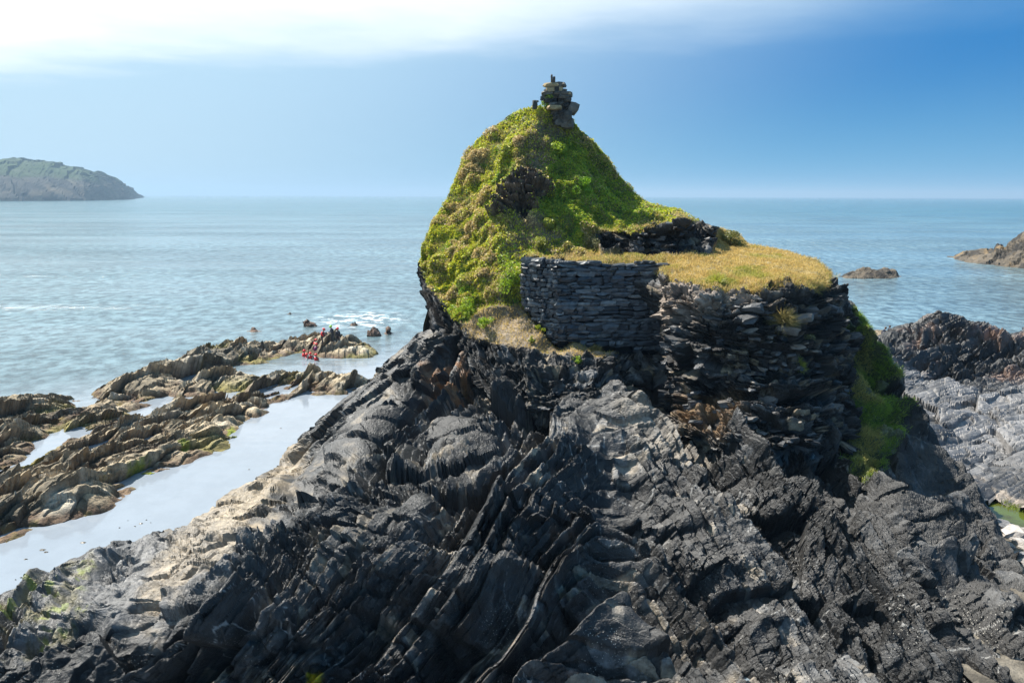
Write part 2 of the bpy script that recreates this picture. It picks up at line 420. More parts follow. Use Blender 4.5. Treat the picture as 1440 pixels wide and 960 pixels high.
# ------------------------------------------------------------------ layered rock sheets
def sheet(S, B, x0, x1, nc, nr, ctrl, back=10, back_len=9.0, damp=14.0, c=18.0, left_skirt=0, right_skirt=0):
    px = np.linspace(x0, x1, nc); s = interp(px, S); b = interp(px, B)
    t = np.linspace(0, 1, nr)
    gy = s[None] + (b - s)[None] * t[:, None]; gx = np.repeat(px[None], nr, 0)
    d = rbf(ctrl, gx, gy, c)
    base = P(gx, gy, d)
    n, sg = gnormals(base); n = -n * sg
    n = blur(n, 8); n /= np.linalg.norm(n, axis=-1, keepdims=True)
    near = gy - s[None]                       # pixels below the skyline
    return gx, gy, base, n, near
def add_back(v, col, back, length, floor, lift=0.0):
    """carry the sheet over its skyline and down the far side"""
    top = v[0]; rows = []; crow = []
    for j in range(back, 0, -1):
        s = j / back
        q = top.copy()
        q[:, 1] = top[:, 1] + np.clip(0.95 * (top[:, 2] - floor), 1.2, length) * s
        q[:, 2] = top[:, 2] + (floor - top[:, 2]) * s
        q[:, 0] = top[:, 0] + (vnoise(top[:, 0] * 0.8, q[:, 1] * 0.8, q[:, 2], 77)) * 0.5 * min(1, 3 * s)
        q[:, 2] += vnoise(top[:, 0], q[:, 1], top[:, 2] * 0, 78) * 0.35 * min(1, 3 * s)
        rows.append(q); crow.append(col[0])
    return np.concatenate([np.array(rows), v]), np.concatenate([np.array(crow), col])

SLATE_D = np.array([0.011, 0.0107, 0.0107]); SLATE_M = np.array([0.042, 0.040, 0.038]); SLATE_L = np.array([0.20, 0.20, 0.20])
TAN = np.array([0.30, 0.235, 0.155]); RUST = np.array([0.30, 0.13, 0.04])

stack = empty('rock_stack', (3.0, 33.0, 0.0))
tag(stack, 'dark slate rock stack with grassy crown filling the foreground', 'rock stack')
def to_stack(o):
    o.parent = stack; o.matrix_parent_inverse = Matrix.Translation(-stack.location)

# ---- lower body: folded slate beds falling to the water on the left and to the gully on the right
def build_lower():
    S = [(-140, 905), (0, 842), (60, 806), (130, 774), (200, 752), (238, 739), (262, 742), (330, 690), (372, 664), (400, 645), (440, 607), (510, 545), (535, 515), (560, 500), (590, 468), (612, 462),
         (700, 480), (900, 490), (1100, 470), (1168, 425), (1195, 428), (1205, 442), (1225, 470), (1250, 512), (1272, 548), (1300, 598), (1330, 640), (1365, 690), (1400, 740), (1440, 792), (1580, 960)]
    B = [(-140, 1075), (1580, 1075)]
    C = [(612, 462, 41.6), (560, 503, 42), (510, 545, 42.3), (440, 607, 42.8), (400, 645, 43.3), (365, 667, 0, 1.1), (330, 690, 0, 1.1), (238, 741, 0, 1.3), (262, 742, 0, 1.2), (200, 752, 0, 1.0), (130, 774, 0, .9), (60, 806, 0, .9), (0, 842, 0, .9), (-140, 905, 0, .8),
         (660, 470, 41.5), (700, 500, 40), (800, 500, 39), (900, 500, 39.5), (1000, 500, 38), (1100, 500, 37.5), (1180, 470, 38.8),
         (640, 530, 38.5), (700, 570, 35.8), (760, 600, 33.6), (820, 600, 33.2), (880, 570, 34.6), (920, 560, 35.2), (950, 600, 33.4), (1000, 650, 31), (1060, 655, 30.6), (1120, 660, 30.6), (1190, 640, 32),
         (560, 560, 38), (600, 620, 34), (520, 620, 0, 4.2), (450, 660, 0, 3.1), (400, 700, 0, 2.5), (600, 700, 0, 4.5), (500, 700, 0, 4.0), (450, 740, 0, 3.4), (345, 735, 0, 2.2),
         (700, 650, 0, 4.9), (700, 750, 0, 3.6), (700, 850, 0, 2.3), (700, 960, 21.6), (700, 1070, 19.2),
         (550, 800, 0, 3.3), (400, 800, 0, 3.1), (500, 850, 0, 2.7), (300, 850, 0, 3.0), (400, 900, 0, 2.6), (550, 900, 0, 2.0), (550, 1000, 0, .9), (420, 980, 0, 1.3), (300, 960, 0, 1.6), (300, 1070, 19),
         (150, 830, 0, 2.0), (150, 900, 0, 2.0), (150, 960, 0, 1.4), (0, 880, 0, 1.5), (0, 960, 0, 1.3), (-140, 960, 0, 1.1), (150, 1070, 0, .5), (-140, 1070, 0, .5), (240, 800, 0, 2.3), (240, 880, 0, 2.6), (330, 760, 0, 2.6),
         (850, 650, 30.8), (850, 750, 26.8), (850, 850, 24), (850, 960, 21.4), (850, 1070, 19), (1000, 750, 27), (1000, 850, 24.2), (1000, 960, 21.5), (1000, 1070, 19),
         (1150, 750, 27.6), (1150, 850, 24.4), (1150, 960, 21.6), (1150, 1070, 19), (1220, 520, 37.6), (1220, 600, 34), (1250, 650, 31.8), (1280, 700, 30), (1300, 780, 27), (1330, 870, 24.2), (1350, 960, 21.8), (1350, 1070, 19.1),
         (1205, 440, 39.6), (1225, 472, 38.9), (1272, 548, 37), (1300, 598, 35.8), (1330, 640, 34.6), (1365, 690, 32.8), (1400, 740, 30.8), (1440, 792, 28.8), (1580, 960, 22.4), (1440, 850, 25.8), (1440, 960, 21.8), (1540, 1040, 19.6)]
    gx, gy, p, n, near = sheet(S, B, -140, 1580, 1180, 470, C)
    x, y, z = p[..., 0], p[..., 1], p[..., 2]
    warp = 0.5 * fbm(p, 0.22, 2, 31)
    xc = 3.4 + 0.10 * (y - 28) + warp
    q = np.sqrt((x - xc) ** 2 + 5.0); s = (x - xc) / q
    W = 0.74 * z + 0.67 * q + 0.55 * warp + 0.16 * fbm(p, 0.5, 2, 5)
    T = 0.74 * (x - xc) - 0.67 * s * z
    W = W.astype(np.float32); T = T.astype(np.float32); yw = (y + 0.6 * fbm(p, 0.5, 2, 8)).astype(np.float32)
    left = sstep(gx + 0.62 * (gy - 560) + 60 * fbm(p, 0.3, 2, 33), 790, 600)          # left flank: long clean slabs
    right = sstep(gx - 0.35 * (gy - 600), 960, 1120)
    smoothL = sstep(gx + 0.9 * (gy - 700), 520, 330) * sstep(gy, 620, 700)
    mid = np.clip(1 - left - right, 0, 1)
    dA, tA = beds(W, T, yw, 1.5, 4.2, 3.0, 3, 1.2, tilt=0.6, groove=0.12, saw=1.1)
    dL, tL = beds(W, T, yw, 1.2, 5.5, 2.6, 5, 0.95, tilt=0.6, groove=0.12, saw=1.3, wob=0.5)
    dA = dA * (1 - 0.85 * left) + dL * left
    dB, tB = beds(W + 0.03, T, yw, 0.55, 1.9, 1.3, 14, 0.46, tilt=0.8, groove=0.18, saw=1.1)
    dM, tM = beds(W + 0.03, T, yw, 0.45, 2.4, 1.3, 15, 0.34, tilt=0.7, groove=0.16, saw=1.0, wob=0.45)
    dB = dB * (1 - 0.8 * left) + dM * left
    dC, tC = beds(W, T, yw, 0.2, 0.7, 0.5, 25, 0.18, tilt=0.9, groove=0.2, saw=1.0)
    dD, tD = beds(W, T * 0.35, yw, 0.08, 0.4, 0.25, 36, 0.075, tilt=0.8, groove=0.2, saw=0.9)
    rough = fbm(p, 0.9, 5, 60)
    # fine relief only where the sheet is sampled finely enough to carry it
    gap = np.linalg.norm(np.gradient(p, axis=0), axis=-1)
    dB = dB * np.clip(0.45 / (2.2 * gap), 0, 1); dC = dC * np.clip(0.2 / (2.2 * gap), 0, 1) ** 1.5; dD = dD * np.clip(0.09 / (2.0 * gap), 0, 1) ** 1.5
    rid = ridged(p, 0.27, 4, 70) - 0.55
    busy = sstep(fbm(p, 0.35, 3, 64) + 0.25 * mid + 0.25 * right - 0.05, -0.15, 0.3)   # broken ground against clean slab faces
    busy2 = sstep(fbm(p, 0.7, 3, 65) + 0.2 * right, -0.1, 0.35)
    disp = dA * (1 - 0.35 * smoothL) + dB * (0.5 + 0.6 * busy) * (1 - 0.4 * smoothL) \
        + dC * (0.12 + 0.85 * busy) * (1 - 0.6 * smoothL) + dD * (0.3 + 0.9 * busy2 + 0.5 * right) * (1 - 0.5 * smoothL)
    disp = disp + rough * (0.07 + 0.10 * busy + 0.10 * smoothL) + rid * (0.95 * mid + 0.12 * left + 0.6 * right) + smoothL * 0.55 * (ridged(p, 0.55, 4, 73) - 0.5)
    # large hollows and buttresses
    disp = disp + 0.7 * fbm(p, 0.13, 2, 80) * sstep(near, 10, 90)
    # hump at the water's edge
    edge = sstep(near, -1, 24)
    disp = disp * (0.35 + 0.65 * edge)
    soft = blur(disp.copy(), 5); disp = disp + (soft - disp) * (0.2 + 0.65 * sstep(gap, 0.08, 0.2)) - (0.30 * left + 0.1 * mid) * sstep(fbm(np.stack([T * 0.5, W * 1.3, yw], -1), 1.5, 3, 66), 0.12, 0.4)
    v = p + n * disp[..., None]
    # stone colours, with highlights painted into pale patches and shade into the right flank
    tone = 0.45 * tA + 0.3 * tB + 0.25 * tC
    pat = fbm(p, 0.3, 4, 90); pat2 = fbm(p, 1.3, 4, 95)
    col = SLATE_D + (SLATE_M - SLATE_D) * sstep(tone + 0.25 * pat2, 0.25, 0.8)[..., None]
    col = mixc(col, SLATE_L * 1.15, 0.6 * (1 - 0.5 * left) * sstep(tB * 0.6 + 0.4 * tC + 0.3 * pat2, 0.66, 0.88))  # pale slabs, lifted to put some of the highlights into the colour
    col = mixc(col, TAN * 0.75, 0.75 * sstep(tC * 0.5 + tB * 0.5 + 0.4 * pat2 - 0.25 * right, 0.72, 0.95))
    col = col * (0.6 + 0.8 * tD[..., None]) * (1 - 0.6 * right[..., None]) * (1 - 0.3 * left[..., None])  # right flank's shade put into the colour; left flank darker as well
    vein = sstep(np.abs(vnoise(x * 0.9 + 2 * pat, y * 0.5, z * 0.9 + pat2, 97)), 0.022, 0.008) * sstep(fbm(p, 0.25, 2, 98), 0.0, 0.3)
    col = mixc(col, np.array([0.34, 0.33, 0.31]), 0.7 * vein)
    tanz = sstep(polydist(gx, gy, [(250, 745), (330, 690), (400, 643), (425, 622), (415, 655), (380, 690), (350, 725), (330, 780), (270, 830), (200, 870), (205, 815), (230, 785)]) + 25 * pat2, -14, 14)
    col = mixc(col, TAN * (0.8 + 0.4 * tB[..., None]), 0.85 * tanz)
    gry = sstep(polydist(gx, gy, [(100, 800), (200, 755), (330, 740), (400, 740), (330, 820), (250, 870), (120, 890), (20, 930), (0, 850)]) + 30 * pat, -20, 15)
    col = mixc(col, np.array([0.15, 0.145, 0.14]) * (0.5 + 0.5 * tC[..., None] + 0.5 * tD[..., None]), 0.7 * gry * (1 - 0.6 * tanz))
    rust = sstep(polydist(gx, gy, [(605, 520), (650, 510), (665, 535), (640, 560), (600, 545)]) + 14 * pat2, -8, 8)
    col = mixc(col, RUST, 0.7 * rust * sstep(tC, 0.3, 0.7))
    scree = sstep(polydist(gx, gy, [(900, 570), (960, 560), (1010, 610), (980, 650), (900, 650), (870, 600)]) + 16 * pat2, -14, 14)
    col = mixc(col, np.array([0.26, 0.22, 0.17]) * (0.4 + 0.8 * tC[..., None]), 0.5 * scree)
    weed = sstep(polydist(gx, gy, [(-140, 960), (-140, 890), (0, 850), (70, 800), (130, 790), (125, 880), (70, 900), (20, 900)]) + 16 * pat2, -10, 10)
    col = mixc(col, np.array([0.16, 0.13, 0.04]), 0.6 * weed * sstep(pat2, -0.1, 0.3))
    col = mixc(col, np.array([0.17, 0.20, 0.02]), 0.7 * weed * sstep(fbm(p, 2.6, 4, 99), 0.2, 0.35))
    ylw = sstep(polydist(gx, gy, [(432, 946), (452, 943), (456, 962), (434, 964)]) + 16 * pat2, -3, 3)
    col = mixc(col, np.array([0.70, 0.48, 0.02]), 0.95 * ylw)
    strip = sstep(polydist(gx, gy, GREEN_STRIP) + 18 * pat2, -10, 8)
    col = mixc(col, np.array([0.07, 0.085, 0.025]), 0.8 * strip)
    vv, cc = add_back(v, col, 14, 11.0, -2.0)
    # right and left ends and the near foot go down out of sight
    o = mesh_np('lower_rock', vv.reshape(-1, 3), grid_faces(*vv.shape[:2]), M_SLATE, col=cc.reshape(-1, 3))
    to_stack(o)
    return dict(gx=gx, gy=gy, v=v, n=n, strip=strip)
GREEN_STRIP = [(1172, 440), (1205, 432), (1232, 480), (1258, 545), (1270, 590), (1250, 640), (1222, 668), (1205, 655), (1196, 610), (1192, 545), (1180, 485)]
LOW = build_lower()

# ---- upper body: earth mound, terrace, cliff
CONE = [(590, 345), (605, 320), (640, 255), (655, 212), (690, 178), (720, 154), (752, 144), (790, 148), (812, 178), (852, 205), (890, 262), (915, 282), (955, 290), (985, 306), (950, 312), (900, 318), (850, 320), (832, 330), (836, 352), (770, 360), (738, 362), (733, 380), (742, 432), (700, 455), (655, 455), (640, 445), (618, 412), (598, 388)]
TERR = [(745, 362), (770, 350), (836, 346), (845, 360), (1000, 360), (1012, 318), (1035, 322), (1058, 340), (1100, 346), (1152, 362), (1172, 385), (1155, 405), (1100, 400), (1040, 410), (1000, 410), (940, 392), (922, 374), (830, 368)]
SOIL = [(648, 455), (688, 428), (745, 420), (792, 468), (870, 494), (848, 505), (790, 499), (750, 495), (700, 484), (660, 474)]
OUTC = [(694, 300), (706, 262), (714, 240), (735, 230), (768, 246), (778, 266), (752, 284), (735, 300)]
BARE = [(715, 300), (760, 292), (775, 320), (800, 335), (770, 345), (735, 340), (715, 325)]
PATH = [(748, 165), (790, 158), (806, 185), (778, 210), (765, 245), (760, 300), (740, 350), (705, 440), (690, 440), (712, 330), (716, 300), (735, 235), (738, 195)]
def build_upper():
    S = [(588, 372), (594, 345), (605, 323), (622, 290), (640, 256), (655, 215), (672, 195), (690, 180), (706, 166), (720, 156), (752, 148), (790, 150), (806, 166), (815, 180), (835, 195), (852, 214), (872, 245), (890, 271), (915, 287), (955, 293), (972, 308), (1008, 318), (1016, 322), (1035, 326), (1055, 344), (1100, 351), (1150, 367), (1168, 383), (1185, 412), (1205, 450)]
    B = [(588, 400), (594, 412), (612, 470), (640, 520), (700, 600), (760, 632), (850, 622), (900, 575), (940, 620), (960, 660), (1000, 672), (1060, 680), (1130, 680), (1190, 665), (1205, 640)]
    C = [(752, 150, 46.6), (775, 148, 46.3), (800, 165, 46.6),
         (720, 156, 47.5), (690, 180, 47.5), (658, 215, 47.3), (640, 258, 47), (622, 292, 46.5), (605, 325, 46), (596, 355, 45.5), (594, 385, 44.5), (598, 410, 43.5), (612, 462, 41.5),
         (735, 180, 45.6), (700, 210, 45.3), (675, 250, 44.8), (655, 300, 44), (640, 340, 43.2), (630, 380, 42.5), (632, 420, 41.6), (640, 455, 40.6),
         (750, 210, 44.6), (730, 260, 43.2), (715, 300, 42.4), (700, 340, 41.4), (690, 380, 40.6), (690, 420, 39.8), (680, 450, 39.4), (760, 300, 42.4), (770, 335, 41.4),
         (800, 220, 45), (830, 240, 45.8), (815, 270, 43.8), (850, 280, 44.4), (800, 300, 42.8), (880, 295, 44.6),
         (815, 182, 47), (835, 195, 47.5), (852, 215, 47.8), (872, 245, 48), (890, 272, 48), (915, 288, 47.5), (955, 294, 46.5), (975, 308, 45.8), (1015, 320, 45.8), (1050, 344, 45.6), (1100, 351, 45), (1150, 367, 43.5), (1168, 382, 42),
         (835, 322, 42.2), (870, 318, 42.2), (910, 316, 42.2), (960, 309, 42.8), (1005, 318, 43.8), (835, 352, 41.8), (870, 358, 41.4), (910, 359, 41.5), (960, 358, 42), (1005, 348, 43.2),
         (790, 356, 40.8), (830, 361, 40.3), (900, 363, 40.3), (738, 363, 40.2), (785, 370, 39.2), (860, 370, 39.4), (920, 374, 39.6), (742, 430, 40.0), (785, 478, 39.1), (850, 484, 39.3), (920, 480, 39.5),
         (960, 370, 39.8), (1000, 380, 38), (1050, 370, 40), (1100, 375, 39), (1150, 385, 38), (935, 392, 37.2), (960, 400, 36), (1000, 407, 35), (1060, 406, 34.6), (1110, 402, 35), (1150, 404, 36),
         (1165, 400, 38.5), (1185, 430, 38.5), (1200, 460, 38.5), (930, 430, 37), (960, 430, 35), (1010, 440, 34), (1070, 440, 33.9), (1130, 430, 34.6), (1165, 450, 35.5),
         (925, 480, 38), (950, 490, 35.2), (1000, 490, 33.5), (1060, 500, 33.2), (1120, 500, 33.6), (1170, 510, 34.8), (1190, 540, 36), (930, 540, 36.5), (960, 550, 34.8), (1000, 560, 34.2), (1060, 570, 32.6), (1120, 570, 32.4), (1180, 570, 33.8),
         (960, 610, 33.4), (1000, 640, 32), (1060, 640, 31.4), (1120, 640, 31.4), (1190, 620, 33), (1060, 680, 34), (1130, 680, 34), (1190, 670, 35), (960, 660, 34.8),
         (720, 460, 38.6), (760, 475, 37.8), (800, 487, 37.2), (850, 497, 37.2), (660, 500, 38.8), (690, 520, 37.4), (720, 500, 37), (760, 510, 36), (820, 515, 35.8), (860, 515, 36.2), (880, 545, 36),
         (655, 522, 38.6), (700, 560, 36.4), (760, 585, 34.8), (820, 585, 34.6), (870, 570, 35), (900, 545, 36.4), (700, 600, 38.5), (760, 632, 38), (850, 622, 38), (640, 520, 40.5), (900, 575, 37.5)]
    gx, gy, p, n, near = sheet(S, B, 588, 1205, 590, 450, C, c=10.0)
    x, y, z = p[..., 0], p[..., 1], p[..., 2]
    pat = fbm(p, 0.45, 4, 190); pat2 = fbm(p, 1.4, 4, 195)
    m_cone = sstep(polydist(gx, gy, CONE) + 8 * pat2, -6, 4)
    m_terr = sstep(polydist(gx, gy, TERR) + 4 * pat2, -3, 2)
    m_soil = sstep(polydist(gx, gy, SOIL) + 8 * pat2, -6, 4)
    m_cone = m_cone * (1 - m_soil)
    m_out = sstep(polydist(gx, gy, OUTC) + 12 * pat2, -8, 6)
    m_bare = sstep(polydist(gx, gy, BARE) + 14 * pat2, -8, 6)
    m_path = sstep(polydist(gx, gy, PATH) + 10 * pat2, -8, 6)
    veg = np.clip(np.maximum(m_cone, m_terr), 0, 1) * (1 - 0.9 * m_out)
    rock = 1 - np.clip(veg + m_soil, 0, 1)
    # cliff: level beds; left foot: steep beds leaning left
    foot = sstep(polydist(gx, gy, [(588, 380), (640, 440), (690, 465), (740, 500), (760, 640), (600, 560), (588, 420)]), -15, 15)
    warp = fbm(p, 0.3, 3, 131)
    W1 = z + 0.10 * x + 0.7 * warp + 0.25 * fbm(p, 1.0, 3, 132); W2 = 0.80 * x + 0.55 * z + 0.3 * warp
    yy = y + 0.5 * fbm(p, 0.6, 2, 133)
    def lay(W, T):
        W = W.astype(np.float32); T = T.astype(np.float32); Y = yy.astype(np.float32)
        a, ta = beds(W, T, Y, 0.62, 1.5, 1.3, 41, 0.75, tilt=0.5, groove=0.2)
        b, tb = beds(W, T, Y, 0.20, 0.62, 0.6, 52, 0.34, tilt=0.5, groove=0.3)
        c, tc = beds(W, T, Y, 0.075, 0.30, 0.3, 63, 0.13, tilt=0.6, groove=0.3)
        return a + b + c, 0.35 * ta + 0.4 * tb + 0.25 * tc, tb
    d1, t1, tb1 = lay(W1, x); d2, t2, tb2 = lay(W2, 0.35 * (0.6 * z - 0.7 * x))
    dr = d1 * (1 - foot) + d2 * foot * 0.9; tone = t1 * (1 - foot) + t2 * foot; tb = tb1 * (1 - foot) + tb2 * foot
    lump = sstep(polydist(gx, gy, [(700, 480), (860, 495), (890, 550), (820, 600), (720, 600), (690, 530)]), -10, 15)
    dr = dr * (1 - 0.5 * lump) + lump * (0.8 * (ridged(p, 0.7, 4, 150) - 0.5) + 0.25 * fbm(p, 2, 3, 155))
    # cushions of plants on the mound
    r1, _, _, _, f1 = cells((x / 0.75 + 0.3 * pat2).astype(np.float32), ((z * 0.8 + y * 0.5) / 0.62).astype(np.float32), np.zeros_like(x), 210)
    r2, _, _, _, g1 = cells((x / 0.33).astype(np.float32), ((z * 0.8 + y * 0.5) / 0.30).astype(np.float32), np.zeros_like(x), 220)
    cush = sstep(r1, 0.25, 0.7) * np.maximum(0.62 - f1, -0.1) * 0.42 * r1 + (0.55 - g1) * 0.12 * r2
    dv = -0.32 + cush + 0.85 * fbm(p, 0.38, 5, 230) + 0.26 * fbm(p, 1.7, 4, 240)
    dt = 0.26 * fbm(p, 0.8, 4, 250) + 0.10 * (0.5 - g1) * 0.6
    wallm = sstep(polydist(gx, gy, [(733, 366), (930, 370), (932, 500), (785, 492), (738, 438)]), -2, 6)
    disp = rock * dr + m_cone * (1 - m_out) * dv + m_terr * (1 - m_cone) * dt + m_soil * (1 - m_cone) * 0.2 * fbm(p, 1.2, 4, 260) + m_out * 0.7 * d1
    disp = disp * (1 - 0.85 * wallm) - 0.25 * wallm
    edge = sstep(near, -1, 18)
    disp = disp * (0.3 + 0.7 * edge)
    v = p + n * disp[..., None]
    col = SLATE_D + (SLATE_M - SLATE_D) * sstep(tone + 0.2 * pat2, 0.25, 0.75)[..., None]
    col = mixc(col, SLATE_L, 0.45 * sstep(tb + 0.3 * pat, 0.62, 0.95))
    col = mixc(col, TAN, 0.7 * sstep(np.modf(tb * 7.7)[0] + 0.3 * pat2, 0.8, 1.0) * (1 - foot))
    rustz = sstep(polydist(gx, gy, [(955, 560), (1045, 548), (1055, 590), (1010, 610), (960, 600)]) + 14 * pat2, -10, 10)
    col = mixc(col, np.array([0.22, 0.13, 0.06]), 0.7 * rustz)
    ledge = sstep(polydist(gx, gy, [(925, 398), (1080, 408), (1090, 430), (1000, 450), (930, 455)]) + 10 * pat2, -8, 8)
    col = mixc(col, np.array([0.24, 0.19, 0.15]) * (0.5 + 0.9 * tb[..., None]), 0.8 * ledge)
    EARTH = np.array([0.21, 0.155, 0.095]); 
    earth = EARTH * (0.75 + 0.5 * pat2[..., None])
    col = mixc(col, earth * 1.25, m_soil)
    vcol = mixc(np.broadcast_to(np.array([0.10, 0.12, 0.03]), col.shape), np.array([0.20, 0.16, 0.06]), sstep(pat + 0.4 * pat2, -0.05, 0.35))
    col = mixc(col, vcol, m_cone * (1 - m_out))
    col = mixc(col, np.broadcast_to(np.array([0.36, 0.27, 0.10]), col.shape) * (0.8 + 0.4 * pat2[..., None]), m_terr * (1 - m_cone))
    col = mixc(col, earth * 1.15, np.maximum(m_bare, m_path) * m_cone)
    col = mixc(col, np.array([0.10, 0.078, 0.058]) * (0.4 + 1.2 * tb[..., None]), m_out)
    vv, cc = add_back(v, col, 16, 13.0, -1.5)
    # wrap the left and right ends backwards too
    L0 = vv[:, :1].copy(); skirts = []; ck = []
    for j in range(5, 0, -1):
        q = L0.copy(); q[..., 1] += 1.6 * j; q[..., 0] += 0.25 * j; q[..., 2] -= 0.5 * j; skirts.append(q); ck.append(cc[:, :1])
    vv = np.concatenate(skirts + [vv], 1); cc = np.concatenate(ck + [cc], 1)
    o = mesh_np('upper_mound', vv.reshape(-1, 3), grid_faces(*vv.shape[:2]), M_EARTH, col=cc.reshape(-1, 3))
    to_stack(o)
    return dict(gx=gx, gy=gy, v=v, n=n, cone=m_cone, terr=m_terr, soil=m_soil, out=m_out, bare=np.maximum(m_bare, m_path), rock=rock, r1=r1, f1=f1, pat=pat, pat2=pat2, wall=wallm)
UP = build_upper()

# ------------------------------------------------------------------ reef in the water on the left
def reef(name, label, poly_px, holes, hmax, seed, box, nc, nr, tip=None):
    x0, x1, y0, y1 = box
    px = np.linspace(x0, x1, nc); py = np.linspace(y0, y1, nr)
    gx, gy = np.meshgrid(px, py)
    g = Pz(gx, gy, 0.0)
    wp = [tuple(Pz(a, b, 0.0)[:2]) for a, b in poly_px]
    x, y = g[..., 0], g[..., 1]
    jit = fbm(g, 0.35, 4, seed + 1)
    e = polydist(x, y, wp) + 1.0 * jit
    for h in holes:
        e = np.minimum(e, -polydist(x, y, [tuple(Pz(a, b, 0.0)[:2]) for a, b in h]) + 0.5 * jit)
    top = hmax * (0.62 + 0.7 * fbm(g, 0.12, 3, seed + 2) + 0.35 * jit)
    base = np.minimum(top, e * 0.55) ; base = np.where(e < 0, e * 0.45, base)
    base = np.where(e > 0, top * (1 - np.exp(-e * 0.75 / np.maximum(top, 0.15))), base)
    p = g.copy(); p[..., 2] = base
    W = (0.72 * x - 0.30 * y + 0.55 * base + 0.5 * fbm(p, 0.2, 3, seed + 3)).astype(np.float32)
    T = (0.30 * x + 0.8 * y + 0.4 * base).astype(np.float32); Y = (0.5 * y - 0.6 * x).astype(np.float32)
    a, ta = beds(W, T, Y, 2.2, 3.2, 3.2, seed + 4, 1.2, tilt=0.8, groove=0.12, saw=1.0)
    b, tb = beds(W, T, Y, 0.9, 1.6, 1.6, seed + 5, 0.5, tilt=0.9, groove=0.2, saw=0.8)
    c, tc = beds(W, T, Y, 0.4, 0.9, 0.9, seed + 6, 0.2, tilt=0.9, groove=0.2, saw=0.7)
    k = sstep(e, -0.6, 1.8)
    z = base + k * (a * 0.62 + b * 0.75 + c * 0.8) * min(1.0, hmax / 1.2) + 0.30 * fbm(p, 0.9, 5, seed + 7) * sstep(e, -1, 0.5) - 0.06
    p[..., 2] = z
    p[..., 0] += 0.25 * k * a; 
    pat = fbm(p, 0.5, 4, seed + 8); pat2 = fbm(p, 1.6, 3, seed + 9)
    tone = 0.4 * ta + 0.35 * tb + 0.25 * tc
    col = np.array([0.12, 0.10, 0.07]) + (np.array([0.42, 0.335, 0.22]) - np.array([0.12, 0.10, 0.07])) * sstep(tone + 0.35 * pat, 0.2, 0.75)[..., None]
    col = mixc(col, np.array([0.42, 0.39, 0.33]), 0.5 * sstep(tb + 0.4 * pat2, 0.75, 1.05))
    low = sstep(z + 0.25 * pat2 + 0.2 * pat, 0.55, 0.12)
    col = mixc(col, np.array([0.085, 0.045, 0.025]), 0.8 * low)
    col = mixc(col, np.array([0.17, 0.13, 0.035]), 0.6 * low * sstep(pat2, 0.0, 0.4))
    if tip is not None:
        gm = np.zeros_like(x)
        for a_, b_, r_ in tip:
            gm = np.maximum(gm, np.exp(-((gx - a_) ** 2 + ((gy - b_) * 1.8) ** 2) / (r_ * r_)))
        col = mixc(col, np.array([0.21, 0.25, 0.02]), 0.85 * sstep(gm + 0.6 * pat2, 0.45, 0.75))
    col = mixc(col, np.array([0.22, 0.20, 0.05]), 0.55 * sstep(fbm(p, 0.28, 3, seed + 11), 0.22, 0.4) * sstep(z, 1.0, 0.3))
    f = grid_faces(nr, nc, keep=(z > -0.12))
    v, cc, f = compact(p.reshape(-1, 3), col.reshape(-1, 3), f)
    org = np.array([v[:, 0].mean(), v[:, 1].mean(), 0.0])
    o = mesh_np(name, v, f, M_REEF, col=cc, origin=org)
    tag(o, label, 'reef', 'rock ridges of the reef')
    return dict(gx=gx, gy=gy, v=p)
REEF_A = [(-140, 640), (-140, 598), (0, 572), (60, 562), (120, 560), (150, 538), (222, 526), (258, 497), (300, 488), (370, 484), (400, 488), (432, 478), (470, 474), (508, 482), (532, 496), (520, 502), (470, 505), (440, 499), (415, 498), (395, 503), (372, 512), (330, 515), (318, 524), (300, 532), (262, 545), (240, 556), (200, 566), (150, 575), (110, 595), (80, 612), (40, 642), (0, 662), (-80, 700)]
REEF_B = [(-140, 740), (-80, 705), (20, 662), (82, 628), (90, 598), (130, 585), (170, 575), (230, 566), (250, 548), (300, 536), (328, 530), (400, 530), (450, 527), (512, 540), (522, 550), (500, 553), (440, 556), (400, 562), (374, 568), (366, 582), (345, 602), (325, 614), (338, 612), (318, 630), (270, 643), (238, 660), (228, 674), (200, 690), (152, 702), (132, 720), (75, 738), (20, 757), (-30, 772), (-140, 810)]
RA = reef('reef_ridge', 'long brown rock ridge on the seaward side, three people standing on its far end', REEF_A, [[(112, 566), (132, 560), (130, 572), (116, 576)]], 1.35, 300, (-150, 560, 462, 712), 450, 450)
RB = reef('reef_ridge', 'broad brown rock ridge on the lagoon side with green weed patches at its foot', REEF_B, [[(180, 578), (250, 560), (330, 553), (345, 556), (262, 575), (190, 590)]], 1.3, 340, (-150, 545, 515, 820), 450, 480,
          tip=[(196, 672, 22), (214, 668, 14), (328, 611, 12), (258, 638, 10), (150, 690, 10)])
RTIP = [(1330, 365)]

